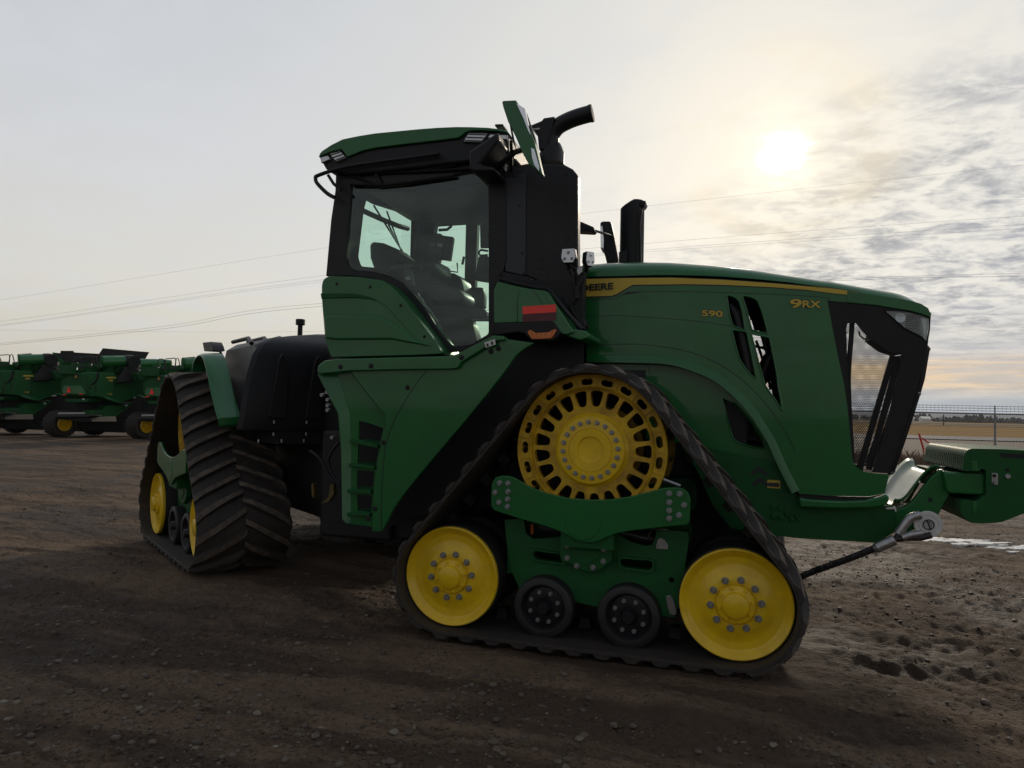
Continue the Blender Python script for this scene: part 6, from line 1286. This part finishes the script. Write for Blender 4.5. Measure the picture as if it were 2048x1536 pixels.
# a leafless-dark pine at the left edge
material('needles', (.025, .030, .018), .8, noise_amt=.4, nscale=3)
pt = hit(-6, 800, Vector((0, 1, 0)), 60); tree_ = empty('pine_tree', (pt.x, 60, 0), 'dark tree top rising behind the leftmost combine', 'tree'); r = random.Random(5)
zt = hit(-6, 716, Vector((0, 1, 0)), 60).z
m = MB(); m.tube([(pt.x, 60, -.2), (pt.x+.1, 60, zt*.5), (pt.x, 60, zt*.95)], [.25, .18, .05], 8); m.build('trunk', 'far_tree', tree_)
m = MB()
for k in range(2600):
    t_ = r.random()**.8; z = zt*(.12+.88*t_); R0 = (1-t_)**.8*1.9*r.uniform(.2, 1.05)+.08; a = r.uniform(0, 6.28)+math.sin(z*3); c = Vector((pt.x+R0*math.cos(a), 60+R0*math.sin(a), z+r.uniform(-.1, .1)-R0*.15)); s = r.uniform(.05, .14)
    d1 = Vector((r.uniform(-1, 1), r.uniform(-1, 1), r.uniform(-.4, .6)))*s; d2 = Vector((r.uniform(-1, 1), r.uniform(-1, 1), r.uniform(-1, 1)))*s*.6; m.add([c-d1, c+d2, c+d1], [(0, 1, 2)])
m.build('crown', 'needles', tree_, clean=False, smooth_=False)
# ------------------------------------------------------------------ overhead lines
material('line_wire', (.30, .30, .31), .8)
LW = [([(-300, 640), (0, 600), (655, 495), (1165, 427), (2048, 330), (2400, 300)], .022, 'topmost single wire, crossing just under the sun'),
      ([(-300, 665), (0, 643), (640, 552), (1290, 487), (2048, 432), (2400, 412)], .022, 'upper wire of the middle bundle'),
      ([(-300, 672), (0, 650), (640, 560), (1290, 500), (2048, 449), (2400, 430)], .022, 'middle wire of the middle bundle'),
      ([(-300, 676), (0, 652), (640, 564), (1290, 504), (2048, 457), (2400, 440)], .020, 'lower wire of the middle bundle'),
      ([(-300, 712), (0, 687), (340, 651), (640, 607), (1660, 559), (2048, 546.5), (2400, 540)], .028, 'upper wire of the low pair that passes behind the hood'),
      ([(-300, 716), (0, 690), (340, 656), (640, 613), (1660, 562), (2048, 552.5), (2400, 546)], .034, 'lower, thicker wire of the low pair behind the hood'),
      ([(-300, 662), (0, 660), (480, 664), (1100, 655), (1850, 633), (2048, 627), (2400, 618)], .016, 'lowest faint wire, seen right of the hood nose')]
for pts, r_, lb in LW:
    P = [tuple(hit(x, y, Vector((-.18, 1, 0)).normalized(), 58)) for x, y in pts]; m = MB(); m.tube(curve(P, 6), r_*(.30 if 'topmost' in lb else .36), 5); tag(m.build('power_line', 'line_wire', clean=False), lb+' in the sky', 'power line', 'overhead power lines')
# ------------------------------------------------------------------ tow cable
cb = empty('tow_cable', tuple(V(.78, 'w', 900, 1000)[:2])+(0,), 'thick black steel tow cable looped over the white pin under the nose', 'cable')
cc = V(.74, 'w', 1167, 860)
def cab(Y, u, v): return tuple(V(Y, 'w', u, v))
loop = curve([cab(.76, 870, 985), cab(.76, 930, 900), cab(.76, 1010, 805), cab(.76, 1100, 775)], 4)
path_ = curve([cab(.78, 860, 1010), cab(.79, 660, 1090), cab(.84, 480, 1163), cab(.92, 200, 1265), cab(1.0, 60, 1320), (1.9, 1.15, .10), (1.4, 1.25, .02), (.4, 1.3, .02)], 6)
m = MB(); m.tube(path_, .016, 12)
for k in range(5):      # twisted strands
    q = []
    for i, p in enumerate(curve(path_, 5)):
        a = i*.9+k*2*math.pi/5; q.append((p[0]+.0*a, p[1]+.016*math.cos(a), p[2]+.016*math.sin(a)))
    m.tube(q, .0115, 5)
m.build('rope', 'cable', cb, clean=False)
m = MB(); m.tube([cab(.76, 870, 1000), cab(.76, 960, 985), cab(.76, 1100, 985), cab(.76, 1200, 960)], .022, 10); m.tube([cab(.76, 870, 1000), cab(.76, 930, 930)], .02, 10); m.build('eye_splice', 'cable', cb)
m = MB(); m.tube([cab(.77, 868, 1003), cab(.78, 700, 1078)], [.036, .036], 18); m.tube([cab(.78, 705, 1076), cab(.78, 670, 1092)], [.036, .026], 18); m.build('ferrule', 'steel', cb, bevel=.004)
m = MB(); m.tube(loop[2:], .030, 14); m.build('thimble', 'steel', cb); m = MB(); m.tube([cab(.75, 935, 985), cab(.75, 1010, 958), cab(.75, 1120, 942)], [.022, .024, .02], 12); m.build('thimble_leg', 'steel', cb)
# haze
HZ = True
if HZ:
    m = MB(); m.box(-5600, 5600, -1500, 5600, -8, 130); hz = m.build('haze', 'dark', smooth_=False); tag(hz, kind='stuff')
    hm_ = bpy.data.materials.new('haze'); hm_.use_nodes = True; t = hm_.node_tree; t.nodes.clear(); o = t.nodes.new('ShaderNodeOutputMaterial'); v_ = t.nodes.new('ShaderNodeVolumePrincipled')
    v_.inputs['Color'].default_value = (.80, .86, .93, 1); v_.inputs['Density'].default_value = .00009; v_.inputs['Anisotropy'].default_value = .2; t.links.new(v_.outputs[0], o.inputs['Volume']); hz.data.materials.clear(); hz.data.materials.append(hm_)
